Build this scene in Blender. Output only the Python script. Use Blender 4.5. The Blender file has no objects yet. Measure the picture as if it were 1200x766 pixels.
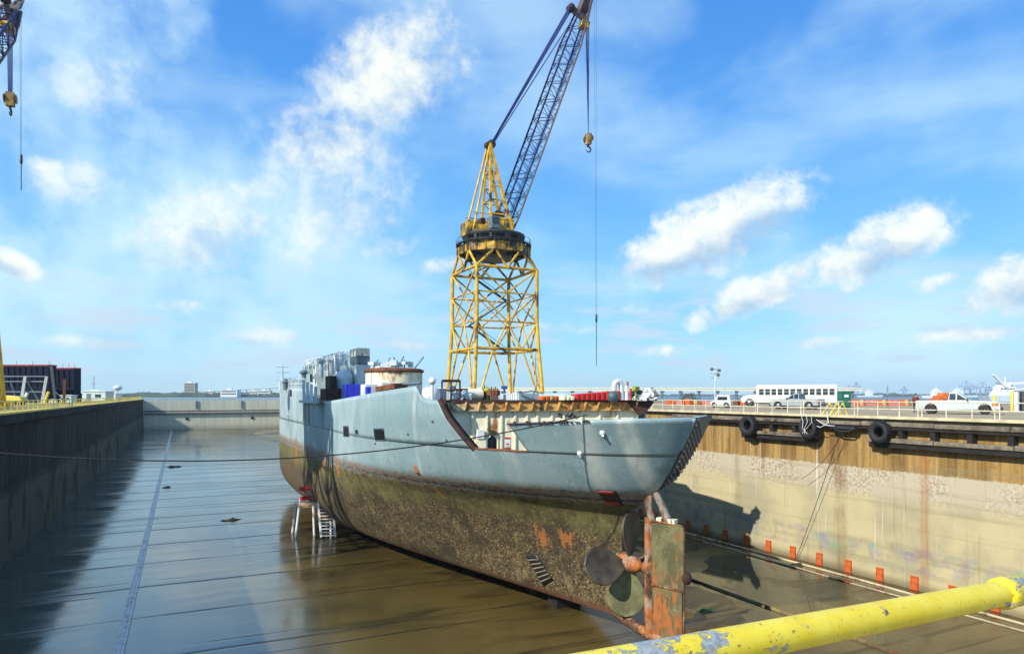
import bpy, math, random
from mathutils import Vector, Matrix, noise as mnoise
random.seed(7)
R = math.radians
S = bpy.context.scene
COL = S.collection
# ---------------------------------------------------------------- camera
TH = math.atan(389/800); CT, ST = math.cos(TH), math.sin(TH)   # dock axis = +Y, camera turned right of it
EYE = 1.6
cam = bpy.data.objects.new('camera', bpy.data.cameras.new('camera')); COL.objects.link(cam)
cam.location = (0, 0, EYE); cam.rotation_euler = (R(90), 0, -TH)
cam.data.sensor_width = 36; cam.data.lens = 24; cam.data.shift_y = 80/1200
cam.data.clip_start = 0.05; cam.data.clip_end = 12000
S.camera = cam
# ---------------------------------------------------------------- sun direction and exposure
SD = Vector((1, .30, -.71)).normalized()
sun = bpy.data.objects.new('sun', bpy.data.lights.new('sun', 'SUN')); COL.objects.link(sun)
sun.data.energy = 4.6; sun.data.angle = R(.5); sun.data.color = (1, .93, .82)
sun.rotation_euler = SD.to_track_quat('-Z', 'Y').to_euler(); sun.location = (-40, -10, 60)
S.view_settings.view_transform = 'Standard'; S.view_settings.look = 'None'
S.view_settings.exposure = 0.32; S.view_settings.gamma = 1
S.render.engine = 'CYCLES'

class NT:
    def __init__(s, nt): s.nt = nt
    def n(s, t, **kw):
        n = s.nt.nodes.new(t)
        for k, v in kw.items(): setattr(n, k, v)
        return n
    def put(s, sock, v):
        if isinstance(v, bpy.types.NodeSocket): s.nt.links.new(v, sock)
        elif isinstance(v, (tuple, list)) and len(v) == 3 and sock.type == 'RGBA': sock.default_value = (*v, 1)
        else: sock.default_value = v
    def m(s, op, a, b=0.0, c=None, clamp=False):
        n = s.n('ShaderNodeMath', operation=op, use_clamp=clamp)
        s.put(n.inputs[0], a); s.put(n.inputs[1], b)
        if c is not None: s.put(n.inputs[2], c)
        return n.outputs[0]
    def mix(s, f, a, b, mode='MIX'):
        n = s.n('ShaderNodeMix', data_type='RGBA', blend_type=mode)
        s.put(n.inputs[0], f); s.put(n.inputs[6], a); s.put(n.inputs[7], b)
        return n.outputs[2]
    def rng(s, v, a, b, c=0.0, d=1.0, smooth=True):
        n = s.n('ShaderNodeMapRange', interpolation_type='SMOOTHSTEP' if smooth else 'LINEAR')
        for i, x in enumerate((v, a, b, c, d)): s.put(n.inputs[i], x)
        return n.outputs[0]
    def noise(s, vec, scale, detail=4, rough=.55, dist=0.0, sc=None, col=False):
        if sc is not None: vec = s.scale(vec, sc)
        n = s.n('ShaderNodeTexNoise'); s.put(n.inputs['Vector'], vec)
        n.inputs['Scale'].default_value = scale; n.inputs['Detail'].default_value = detail
        n.inputs['Roughness'].default_value = rough; n.inputs['Distortion'].default_value = dist
        return n.outputs['Color' if col else 'Fac']
    def voro(s, vec, scale, feature='F1'):
        n = s.n('ShaderNodeTexVoronoi', feature=feature); s.put(n.inputs['Vector'], vec); n.inputs['Scale'].default_value = scale
        return n.outputs['Distance']
    def scale(s, vec, sc):
        n = s.n('ShaderNodeMapping'); s.put(n.inputs[0], vec); n.inputs['Scale'].default_value = sc
        return n.outputs[0]
    def ramp(s, f, stops, interp='LINEAR'):
        n = s.n('ShaderNodeValToRGB'); n.color_ramp.interpolation = interp
        e = n.color_ramp.elements
        while len(e) < len(stops): e.new(.5)
        for i, (p, c) in enumerate(stops):
            e[i].position = p; e[i].color = (*c, 1) if len(c) == 3 else c
        s.put(n.inputs[0], f); return n.outputs[0]
    def obj(s): return s.n('ShaderNodeTexCoord').outputs['Object']
    def xyz(s, v):
        n = s.n('ShaderNodeSeparateXYZ'); s.put(n.inputs[0], v); return n.outputs
    def bump(s, h, strength=.3, dist=.05):
        n = s.n('ShaderNodeBump'); n.inputs['Strength'].default_value = strength; n.inputs['Distance'].default_value = dist
        s.put(n.inputs['Height'], h); return n.outputs[0]
def newmat(name):
    m = bpy.data.materials.new(name); m.use_nodes = True
    nt = NT(m.node_tree); b = m.node_tree.nodes['Principled BSDF']
    return m, nt, b
# ---------------------------------------------------------------- sky
def azel(px, py):
    a = math.atan((px-600)/800); return a, math.atan((463-py)/800*math.cos(a))
SKY_STR = .10
def make_world():
    w = bpy.data.worlds.new('World'); S.world = w; w.use_nodes = True
    t = NT(w.node_tree); bg = w.node_tree.nodes['Background']
    sky = t.n('ShaderNodeTexSky', sky_type='NISHITA', sun_disc=False)
    sky.sun_elevation = math.asin(-SD.z); sky.sun_rotation = math.atan2(-SD.x, -SD.y)
    sky.air_density = 1.0; sky.dust_density = .2; sky.ozone_density = 3.0; sky.altitude = 0
    hs = t.n('ShaderNodeHueSaturation'); hs.inputs['Saturation'].default_value = 1.18; hs.inputs['Value'].default_value = 1.25
    t.put(hs.inputs['Color'], sky.outputs[0]); base = hs.outputs[0]
    K = 1/SKY_STR
    d = t.n('ShaderNodeTexCoord').outputs['Generated']
    x, y, z = t.xyz(d)
    fx = t.m('ADD', t.m('MULTIPLY', x, ST), t.m('MULTIPLY', y, CT))     # fixed compass frame
    rx = t.m('SUBTRACT', t.m('MULTIPLY', x, CT), t.m('MULTIPLY', y, ST))
    az = t.m('ARCTAN2', rx, fx); el = t.m('ARCSINE', z)
    cv = t.n('ShaderNodeCombineXYZ'); t.put(cv.inputs[0], az); t.put(cv.inputs[1], el); uv = cv.outputs[0]
    clear = t.ramp(t.m('MULTIPLY', el, 1.6, clamp=True), [(0.0, (.36,.68,.84)), (.10, (.29,.67,.93)), (.30, (.18,.54,.95)), (.62, (.085,.35,.88)), (1.0, (.05,.23,.74))])
    cs_ = t.n('ShaderNodeVectorMath', operation='SCALE'); t.put(cs_.inputs[0], clear); cs_.inputs['Scale'].default_value = K*.92
    base = t.mix(.80, base, cs_.outputs[0])
    wv = t.noise(uv, 14, 5, .6, col=True); vm = t.n('ShaderNodeVectorMath', operation='MULTIPLY_ADD'); t.put(vm.inputs[0], wv); vm.inputs[1].default_value = (.03,.03,0); t.put(vm.inputs[2], uv)
    nz = t.noise(vm.outputs[0], 15, 9, .60); nbig = t.noise(uv, 3.2, 4, .5)
    nfine = t.noise(vm.outputs[0], 42, 7, .62)
    pert = t.m('ADD', t.m('MULTIPLY', t.m('SUBTRACT', nz, .5), 2.5), t.m('MULTIPLY', t.m('SUBTRACT', nfine, .5), 1.9))
    # (px, py, half-width, half-height, tilt, weight)
    pert = t.m('MULTIPLY', pert, t.rng(az, -.22, .08, .58, 1.0))
    blobs = [(835, 274, 128, 46, -.36, 1.1), (780, 300, 74, 34, -.1, 1.0), (900, 248, 66, 32, -.2, .9),
             (1030, 288, 92, 40, -.30, 1.1), (880, 345, 95, 24, -.42, 1.0), (1080, 270, 40, 25, -.5, .8),
             (455, 90, 118, 66, -.5, .86), (390, 165, 120, 80, -.5, .62), (235, 270, 120, 60, -.35, .72), (400, 245, 150, 80, -.6, .50), (300, 225, 90, 30, -.3, .5), (80, 215, 110, 40, -.1, .40), (120, 100, 130, 60, -.2, .30),
             (15, 308, 42, 17, .35, 1.1), (1190, 328, 62, 38, -.4, 1.15), (1100, 330, 70, 14, -.1, .55), (640, 385, 70, 14, 0, .5), (520, 310, 60, 16, -.2, .4), (55, 195, 50, 16, 0, .45),
             (210, 358, 42, 13, 0, .55), (310, 395, 90, 18, -.05, .55), (90, 400, 90, 13, 0, .45), (790, 410, 60, 12, -.1, .5), (980, 400, 90, 12, 0, .5),
             (1120, 395, 110, 14, -.05, .45), (450, 290, 60, 22, -.2, .4), (740, 365, 30, 12, 0, .5), (470, 405, 60, 10, 0, .4)]
    dens = None; lowm = None
    for px, py, hw, hh, tl, wt in blobs:
        a0, e0 = azel(px, py); sa = hw/800*math.cos(a0)**2; sb = hh/800*math.cos(a0)
        u = t.m('SUBTRACT', az, a0); v = t.m('SUBTRACT', el, e0)
        c, s_ = math.cos(-tl), math.sin(-tl)
        u2 = t.m('DIVIDE', t.m('ADD', t.m('MULTIPLY', u, c), t.m('MULTIPLY', v, s_)), sa)
        v2 = t.m('DIVIDE', t.m('SUBTRACT', t.m('MULTIPLY', v, c), t.m('MULTIPLY', u, s_)), sb)
        g = t.m('SUBTRACT', wt, t.m('ADD', t.m('MULTIPLY', u2, u2), t.m('MULTIPLY', v2, v2)))
        low = t.m('MULTIPLY', v2, t.m('MAXIMUM', g, 0.0))
        dens = g if dens is None else t.m('MAXIMUM', dens, g)
        lowm = low if lowm is None else t.m('ADD', lowm, low)
    dd = t.m('ADD', dens, pert)
    mask = t.rng(dd, -.12, 1.02)
    soft = t.m('MULTIPLY', mask, t.rng(dens, -.9, .5, .0, 1.0))
    shade = t.rng(t.m('ADD', t.m('ADD', lowm, t.m('MULTIPLY', t.m('SUBTRACT', nz, .45), 2.2)), .35), -.25, .80)
    ccol = t.mix(shade, (.34*K, .50*K, .68*K), (.84*K, .87*K, .80*K))
    # cirrus veils, drifting up to the right
    rot = t.n('ShaderNodeMapping'); t.put(rot.inputs[0], uv); rot.inputs['Rotation'].default_value = (0, 0, -.5); rot.inputs['Scale'].default_value = (1, 2.6, 1)
    c1 = t.noise(rot.outputs[0], 2.6, 6, .55, .35)
    veil = t.rng(t.m('ADD', c1, t.m('MULTIPLY', t.m('SUBTRACT', nbig, .5), .8)), .33, .74)
    lowv = t.rng(el, .0, .50, 1.0, .70)
    veil = t.m('MULTIPLY', t.m('MULTIPLY', veil, lowv), .62)
    # low flat cumulus rows near the horizon
    hz = t.noise(t.scale(uv, (5, 22, 1)), 1.6, 6, .6)
    rows = t.m('MULTIPLY', t.rng(hz, .46, .64), t.m('MULTIPLY', t.rng(el, .01, .05), t.rng(el, .10, .20, 1.0, 0.0)))
    wl = t.m('MULTIPLY', t.rng(az, .12, -.45), t.rng(t.m('ADD', nbig, t.m('MULTIPLY', nz, .35)), .52, .85)); veil = t.m('MAXIMUM', veil, t.m('MULTIPLY', wl, .70))
    col = t.mix(t.m('MULTIPLY', veil, 1.15, clamp=True), base, (.58*K, .80*K, .88*K))
    col = t.mix(t.m('MULTIPLY', rows, .8), col, (.52*K, .64*K, .76*K))
    col = t.mix(t.m('MULTIPLY', soft, .95), col, ccol)
    w.node_tree.links.new(col, bg.inputs['Color']); bg.inputs['Strength'].default_value = SKY_STR
make_world()
# ---------------------------------------------------------------- helpers
def W(px, py, d):                      # photograph ray at a given distance -> world point
    xc = (px-600)/800*d
    return Vector((CT*xc+ST*d, CT*d-ST*xc, EYE-(py-463)/800*d))
def G(px, d, z=0):
    v = W(px, 463, d); v.z = z; return v
def YX(px, X):                         # Y on the plane X = const seen at column px
    r = (px-600)/800; return X*(CT-r*ST)/(ST+r*CT)
class MB:
    def __init__(s): s.v = []; s.f = []; s.mi = []; s.sm = []
    def add(s, v, f, m=0, sm=False):
        o = len(s.v); s.v += [tuple(q) for q in v]
        for q in f: s.f.append([i+o for i in q]); s.mi.append(m); s.sm.append(sm)
        return s
    def box(s, a, b, m=0):
        x0, y0, z0 = a; x1, y1, z1 = b
        return s.add([(x0,y0,z0),(x1,y0,z0),(x1,y1,z0),(x0,y1,z0),(x0,y0,z1),(x1,y0,z1),(x1,y1,z1),(x0,y1,z1)],
              [(0,3,2,1),(4,5,6,7),(0,1,5,4),(1,2,6,5),(2,3,7,6),(3,0,4,7)], m)
    def cbox(s, c, sz, m=0, rz=0, rx=0, ry=0):
        M = Matrix.Translation(c) @ Matrix.Rotation(rz, 4, 'Z') @ Matrix.Rotation(ry, 4, 'Y') @ Matrix.Rotation(rx, 4, 'X')
        x, y, z = sz[0]/2, sz[1]/2, sz[2]/2
        vs = [M @ Vector(p) for p in ((-x,-y,-z),(x,-y,-z),(x,y,-z),(-x,y,-z),(-x,-y,z),(x,-y,z),(x,y,z),(-x,y,z))]
        return s.add(vs, [(0,3,2,1),(4,5,6,7),(0,1,5,4),(1,2,6,5),(2,3,7,6),(3,0,4,7)], m)
    def beam(s, p0, p1, w, h=None, m=0):
        p0, p1 = Vector(p0), Vector(p1); h = h or w; d = (p1-p0).normalized()
        up = Vector((0,0,1)) if abs(d.z) < .95 else Vector((0,1,0))
        r = d.cross(up).normalized()*w/2; u = r.cross(d).normalized()*h/2
        vs = [p0-r-u, p0+r-u, p0+r+u, p0-r+u, p1-r-u, p1+r-u, p1+r+u, p1-r+u]
        return s.add(vs, [(0,3,2,1),(4,5,6,7),(0,1,5,4),(1,2,6,5),(2,3,7,6),(3,0,4,7)], m)
    def tube(s, p0, p1, r, n=8, r2=None, m=0, caps=True):
        return s.path([p0, p1], [r, r if r2 is None else r2], n, m, caps)
    def path(s, pts, r, n=6, m=0, caps=True):
        pts = [Vector(p) for p in pts]; k = len(pts)
        if not isinstance(r, (list, tuple)): r = [r]*k
        vs = []; ref = None
        for i, p in enumerate(pts):
            d = (pts[min(i+1, k-1)]-pts[max(i-1, 0)]).normalized()
            if ref is None: ref = Vector((0,0,1)) if abs(d.z) < .9 else Vector((1,0,0))
            a = (ref-d*ref.dot(d)).normalized(); b = d.cross(a); ref = a
            for j in range(n):
                t = 2*math.pi*j/n; vs.append(p+(a*math.cos(t)+b*math.sin(t))*r[i])
        fs = [(i*n+j, i*n+(j+1)%n, (i+1)*n+(j+1)%n, (i+1)*n+j) for i in range(k-1) for j in range(n)]
        s.add(vs, fs, m, True)
        if caps:
            s.add(vs[:n], [tuple(range(n))[::-1]], m); s.add(vs[-n:], [tuple(range(n))], m)
        return s
    def lathe(s, prof, c=(0,0,0), axis='Z', n=20, m=0, sx=1, sy=1):
        vs = []
        for r, z in prof:
            for j in range(n):
                t = 2*math.pi*j/n; p = (r*math.cos(t)*sx, r*math.sin(t)*sy, z)
                if axis == 'X': p = (p[2], p[0], p[1])
                if axis == 'Y': p = (p[0], p[2], p[1])
                vs.append((p[0]+c[0], p[1]+c[1], p[2]+c[2]))
        k = len(prof)
        return s.add(vs, [(i*n+j, i*n+(j+1)%n, (i+1)*n+(j+1)%n, (i+1)*n+j) for i in range(k-1) for j in range(n)], m, True)
    def ball(s, c, r, n=14, m=0):
        if not isinstance(r, (tuple, list)): r = (r, r, r)
        k = n//2
        prof = [(math.sin(math.pi*i/k), -math.cos(math.pi*i/k)) for i in range(k+1)]
        vs = [(c[0]+q*math.cos(2*math.pi*j/n)*r[0], c[1]+q*math.sin(2*math.pi*j/n)*r[1], c[2]+z*r[2]) for q, z in prof for j in range(n)]
        return s.add(vs, [(i*n+j, i*n+(j+1)%n, (i+1)*n+(j+1)%n, (i+1)*n+j) for i in range(k) for j in range(n)], m, True)
    def prism(s, poly, y0, y1, m=0, ax='Y'):       # polygon (a,b) extruded along ax
        f = {'Y': lambda a, b, t: (a, t, b), 'X': lambda a, b, t: (t, a, b), 'Z': lambda a, b, t: (a, b, t)}[ax]
        n = len(poly); vs = [f(a, b, y0) for a, b in poly]+[f(a, b, y1) for a, b in poly]
        return s.add(vs, [tuple(range(n))[::-1], tuple(range(n, 2*n))]+[(i, (i+1)%n, (i+1)%n+n, i+n) for i in range(n)], m)
    def grid(s, rows, m=0, sm=True, flip=False):
        n = len(rows[0]); vs = [p for r in rows for p in r]
        fs = [(i*n+j, i*n+j+1, (i+1)*n+j+1, (i+1)*n+j) for i in range(len(rows)-1) for j in range(n-1)]
        if flip: fs = [q[::-1] for q in fs]
        return s.add(vs, fs, m, sm)
    def move(s, M):
        s.v = [tuple(M @ Vector(p)) for p in s.v]; return s
    def build(s, name, mats, parent=None, loc=None, bevel=0, world=False):
        me = bpy.data.meshes.new(name); me.from_pydata(s.v, [], s.f)
        if not isinstance(mats, (list, tuple)): mats = [mats]
        for q in mats: me.materials.append(q)
        me.polygons.foreach_set('material_index', s.mi); me.polygons.foreach_set('use_smooth', s.sm)
        me.validate(); me.update()
        o = bpy.data.objects.new(name, me); COL.objects.link(o)
        if parent is not None:
            o.parent = parent
            if world:                               # vertices are in world space
                q = Vector(parent.location)
                if parent.parent is not None: q = Vector((0,0,0))
                o.location = -q
        if loc is not None: o.location = loc
        if bevel:
            b = o.modifiers.new('Bevel', 'BEVEL'); b.width = bevel; b.segments = 2; b.limit_method = 'ANGLE'
        return o
def tag(o, label=None, cat=None, group=None, kind=None):
    if label: o['label'] = label
    if cat: o['category'] = cat
    if group: o['group'] = group
    if kind: o['kind'] = kind
    return o
def thing(name, label, cat, loc=(0,0,0), rz=0, group=None):
    o = bpy.data.objects.new(name, None); COL.objects.link(o); o.location = loc; o.rotation_euler = (0,0,rz)
    o.empty_display_size = .3
    return tag(o, label, cat, group)
def copy_thing(root, loc, rz=None, label=None):
    def cp(o, par):
        c = o.copy(); COL.objects.link(c)
        if par is not None: c.parent = par
        for ch in list(o.children): cp(ch, c)
        return c
    r = cp(root, None); r.location = loc
    if rz is not None: r.rotation_euler = (0,0,rz)
    if label: r['label'] = label
    return r
# ---------------------------------------------------------------- materials
def pm(name, col, rough=.6, metal=0.0, var=.25, sc=2.0, rust=0.0, rcol=(.22,.07,.02), streak=True, bump=.15, bsc=20, col2=None, spec=.5):
    m, t, b = newmat(name); v = t.obj()
    n1 = t.noise(v, sc, 5, .6)
    dark = tuple(c*(1-var) for c in col); lite = tuple(min(1, c*(1+var*.6)) for c in col)
    c = t.mix(t.rng(n1, .3, .7), dark, lite)
    if col2: c = t.mix(t.rng(t.noise(v, sc*.45, 6, .65), .48, .60), c, col2)
    if rust > 0:
        rv = t.scale(v, (1, 1, .16)) if streak else v
        rn = t.m('MULTIPLY', t.m('ADD', t.noise(rv, sc*2.2, 6, .7), t.noise(v, sc*.6, 3, .5)), .5)
        msk = t.rng(rn, .62-rust*.32, .70-rust*.30)
        rc = t.mix(t.rng(t.noise(v, sc*5, 4, .6), .35, .65), rcol, tuple(q*.45 for q in rcol))
        c = t.mix(msk, c, rc)
    t.put(b.inputs['Base Color'], c); b.inputs['Roughness'].default_value = rough; b.inputs['Metallic'].default_value = metal
    b.inputs['Specular IOR Level'].default_value = spec
    if bump: t.put(b.inputs['Normal'], t.bump(t.noise(v, bsc, 5, .6), bump, .03))
    return m
YEL = (.70, .42, .02)
M = dict(
    framegrey=pm('frame_grey', (.17,.22,.27), .6, rust=.1),
    dirtyyellow=pm('crane_yellow_grimy', (.56,.33,.02), .6, rust=.55, rcol=(.05,.035,.02), var=.5, sc=.8),
    hookpaint=pm('hook_block_paint', (.36,.22,.05), .6, rust=.45, rcol=(.12,.06,.03), var=.4, sc=1.2),
    yellow=pm('crane_yellow', YEL, .5, rust=.30, rcol=(.10,.05,.02), var=.35, sc=.7),
    boomblue=pm('boom_navy', (.012,.016,.095), .55, rust=.04, rcol=(.12,.05,.03), sc=.4, spec=.25),
    boombrown=pm('boom_weathered', (.13,.09,.07), .6, rust=.35, sc=.5),
    dark=pm('dark_steel', (.03,.032,.035), .6),
    darkgrey=pm('dark_grey_steel', (.09,.095,.10), .6, rust=.1),
    rope=pm('wire_rope', (.025,.05,.22), .5, bump=0), blackrope=pm('black_rope', (.012,.012,.012), .8, bump=0),
    white=pm('white_paint', (.72,.73,.71), .4, var=.08), offwhite=pm('offwhite_paint', (.70,.72,.70), .5, rust=.12, var=.15, sc=1.0),
    grey=pm('haze_grey_paint', (.40,.52,.55), .55, rust=.10, var=.18, sc=.6),
    greylight=pm('light_grey_paint', (.56,.66,.67), .55, rust=.12, var=.2, sc=.8),
    greydark=pm('slate_grey_paint', (.12,.17,.21), .55, rust=.1, var=.2),
    cream=pm('cream_primer', (.82,.77,.55), .6, rust=.24, rcol=(.40,.19,.05), var=.12, sc=.7),
    creamrust=pm('cream_primer_rusted', (.66,.44,.18), .65, rust=.5, rcol=(.34,.12,.02), var=.3, sc=.9),
    rust=pm('rust_steel', (.17,.06,.025), .85, var=.5, sc=1.5, bump=.4), rustdark=pm('dark_rust', (.06,.025,.015), .85, var=.5, sc=2),
    orange=pm('primer_orange', (.62,.13,.02), .7, rust=.25, rcol=(.2,.05,.02), var=.3, sc=2),
    red=pm('red_paint', (.55,.03,.03), .5, rust=.1), pink=pm('faded_red_paint', (.55,.17,.13), .6, rust=.15),
    blue=pm('blue_tarp', (.01,.03,.62), .45, var=.2), black=pm('black', (.01,.01,.01), .5, bump=0),
    green=pm('green_plastic', (.01,.13,.09), .5), rubber=pm('rubber', (.018,.018,.02), .75, bump=.5, bsc=8),
    timber=pm('weathered_timber', (.20,.17,.12), .85, var=.5, sc=1.2, bump=.5, bsc=9, rust=.2, rcol=(.05,.04,.03), streak=False),
    timberdark=pm('wet_timber_shaded', (.016,.013,.011), .8, var=.5, sc=1.4, bump=.5),  # near-black: wet wood, with shade under hull and beams put in
    glass=pm('dark_glass', (.02,.03,.035), .08, var=.1, bump=0, spec=.8),
    silver=pm('silver_car_paint', (.40,.44,.46), .25, metal=.3, var=.05, bump=0), carwhite=pm('pale_car_paint', (.50,.57,.57), .25, var=.05, bump=0),
    tyre=pm('tyre', (.02,.02,.02), .8, bump=0), rim=pm('rim', (.35,.36,.37), .35, metal=.7, bump=0),
    railcream=pm('rail_paint_cream', (.72,.68,.50), .5, rust=.15, sc=3), railyellow=pm('rail_paint_yellow', (.72,.58,.08), .5, rust=.12, sc=3),
    skin=pm('skin', (.35,.2,.14), .6, bump=0), jacket=pm('jacket', (.16,.035,.02), .8), trousers=pm('trousers', (.015,.017,.03), .8), hair=pm('hair', (.01,.008,.006), .7, bump=0),
    orangebright=pm('machine_orange', (.65,.17,.03), .5, rust=.1), navyplate=pm('navy_plate', (.006,.010,.028), .8, var=.3, sc=.4, spec=.15),
    plateedge=pm('plate_edge_red', (.35,.04,.05), .7), lime=pm('lime_hiviz', (.30,.36,.03), .6, bump=0),
    concrete=pm('concrete', (.42,.38,.28), .85, var=.2, sc=.6, bump=.3), trunk=pm('trunk', (.06,.045,.03), .9),
)
# ================================================================ SETTING
XL, XR, ZF, YN, YF = -12.7, 46.2, -12.0, 1.15, 302.0
def quay_mat():
    m, t, b = newmat('quay_concrete'); v = t.obj()
    n = t.noise(v, .12, 6, .6); n2 = t.noise(v, 1.6, 6, .65); n3 = t.noise(t.scale(v, (.2, 1, 1)), .7, 4, .6)
    c = t.mix(t.rng(n, .35, .65), (.40,.32,.19), (.27,.20,.11))
    c = t.mix(t.rng(n2, .45, .75), c, (.46,.40,.27))
    c = t.mix(t.m('MULTIPLY', t.rng(n3, .55, .7), .6), c, (.14,.115,.07))
    t.put(b.inputs['Base Color'], c); b.inputs['Roughness'].default_value = .9
    t.put(b.inputs['Normal'], t.bump(n2, .4, .05)); return m
MQ = quay_mat()
def weedy():
    m, t, b = newmat('quay_left_ground'); v = t.obj()
    n = t.noise(v, .25, 6, .65)
    c = t.mix(t.rng(n, .40, .58), (.34,.27,.15), (.22,.20,.05)); c = t.mix(t.rng(t.noise(v, 1.5, 5, .6), .5, .7), c, (.42,.33,.10))
    t.put(b.inputs['Base Color'], c); b.inputs['Roughness'].default_value = .95; return m
MQL = weedy()
q = MB()
q.box((-260,-60,-3), (130,YN-.1,0)); q.box((XR+.1,YN-.1,-3), (130,YF+12,-.001)); tag(q.build('quay', MQ), kind='structure')
q = MB(); q.box((-260,YN-.1,-3), (XL-1,YF+12,-.001)); tag(q.build('quay', MQL), kind='structure')
# dock floor ------------------------------------------------------
def floor_mat():
    m, t, b = newmat('wet_dock_floor'); v = t.obj(); x, y, z = t.xyz(v)
    n1 = t.noise(v, .10, 6, .6); n2 = t.noise(t.scale(v, (.25, 1, 1)), .45, 6, .62, .6); n3 = t.noise(v, 2.2, 5, .6)
    c = t.mix(t.rng(n1, .35, .65), (.110,.080,.022), (.060,.046,.014)); c = t.mix(t.rng(n2, .48, .7), c, (.030,.024,.009))
    c = t.mix(t.rng(x, 9, -3, 0, .65), c, (.060,.095,.095))  # blue-green of the reflected sky put into the left floor colour
    # transverse slab joints, uneven and partly silted up
    wob = t.m('MULTIPLY', t.m('SUBTRACT', t.noise(t.scale(v, (1, .05, 1)), .25, 4, .6), .5), .5)
    yy = t.m('ADD', y, wob)
    def lines(per, off, w, a, bb):
        f = t.m('ABSOLUTE', t.m('SUBTRACT', t.m('FRACT', t.m('DIVIDE', t.m('ADD', yy, off), per)), .5))
        l = t.rng(f, 0.0, w/per, 1.0, 0.0); k = t.noise(t.scale(v, (.045, .9, 1)), 1.0, 3, .6)
        return t.m('MULTIPLY', l, t.rng(k, a, bb))
    j = t.m('MAXIMUM', lines(7.6, 2.0, .30, .32, .46), lines(3.1, .7, .15, .48, .60))
    left = t.rng(x, 6, 24, 1.0, .35)
    j = t.m('MULTIPLY', j, left)
    c = t.mix(j, c, (.006,.005,.004))
    pud = t.m('MULTIPLY', t.rng(t.noise(t.scale(v, (.8, .5, 1)), .16, 5, .55, .8), .50, .525), t.rng(x, 21, 26))
    c = t.mix(t.m('MULTIPLY', pud, .55), c, (.022,.018,.008))
    wet = t.rng(t.noise(t.scale(v, (.12, .5, 1)), .8, 5, .6), .38, .66)
    side = t.rng(x, 4, 26)
    r = t.m('ADD', t.m('ADD', t.m('MULTIPLY', wet, .12), .085), t.m('MULTIPLY', side, .16))
    r = t.m('ADD', r, t.m('MULTIPLY', j, .35)); r = t.m('ADD', t.m('MULTIPLY', r, t.m('SUBTRACT', 1.0, pud)), t.m('MULTIPLY', pud, .05)); t.put(b.inputs['Roughness'], r); t.put(b.inputs['Base Color'], c)
    b.inputs['IOR'].default_value = 1.75
    t.put(b.inputs['Specular IOR Level'], t.m('MULTIPLY', t.rng(j, 0, 1, 1, .15), t.m('ADD', t.rng(x, -2, 14, 1.15, .36), t.m('MULTIPLY', pud, .25))))
    h = t.m('ADD', t.m('MULTIPLY', n2, .6), t.m('MULTIPLY', n3, .12))
    t.put(b.inputs['Normal'], t.bump(t.m('MULTIPLY', t.m('SUBTRACT', h, j), t.m('SUBTRACT', 1.0, t.m('MULTIPLY', pud, .92))), .26, .05)); return m
q = MB(); q.add([(XL-1,YN-1,ZF),(XR+1,YN-1,ZF),(XR+1,YF+1,ZF),(XL-1,YF+1,ZF)], [(0,1,2,3)])
tag(q.build('dock_floor', floor_mat()), kind='structure')
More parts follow.
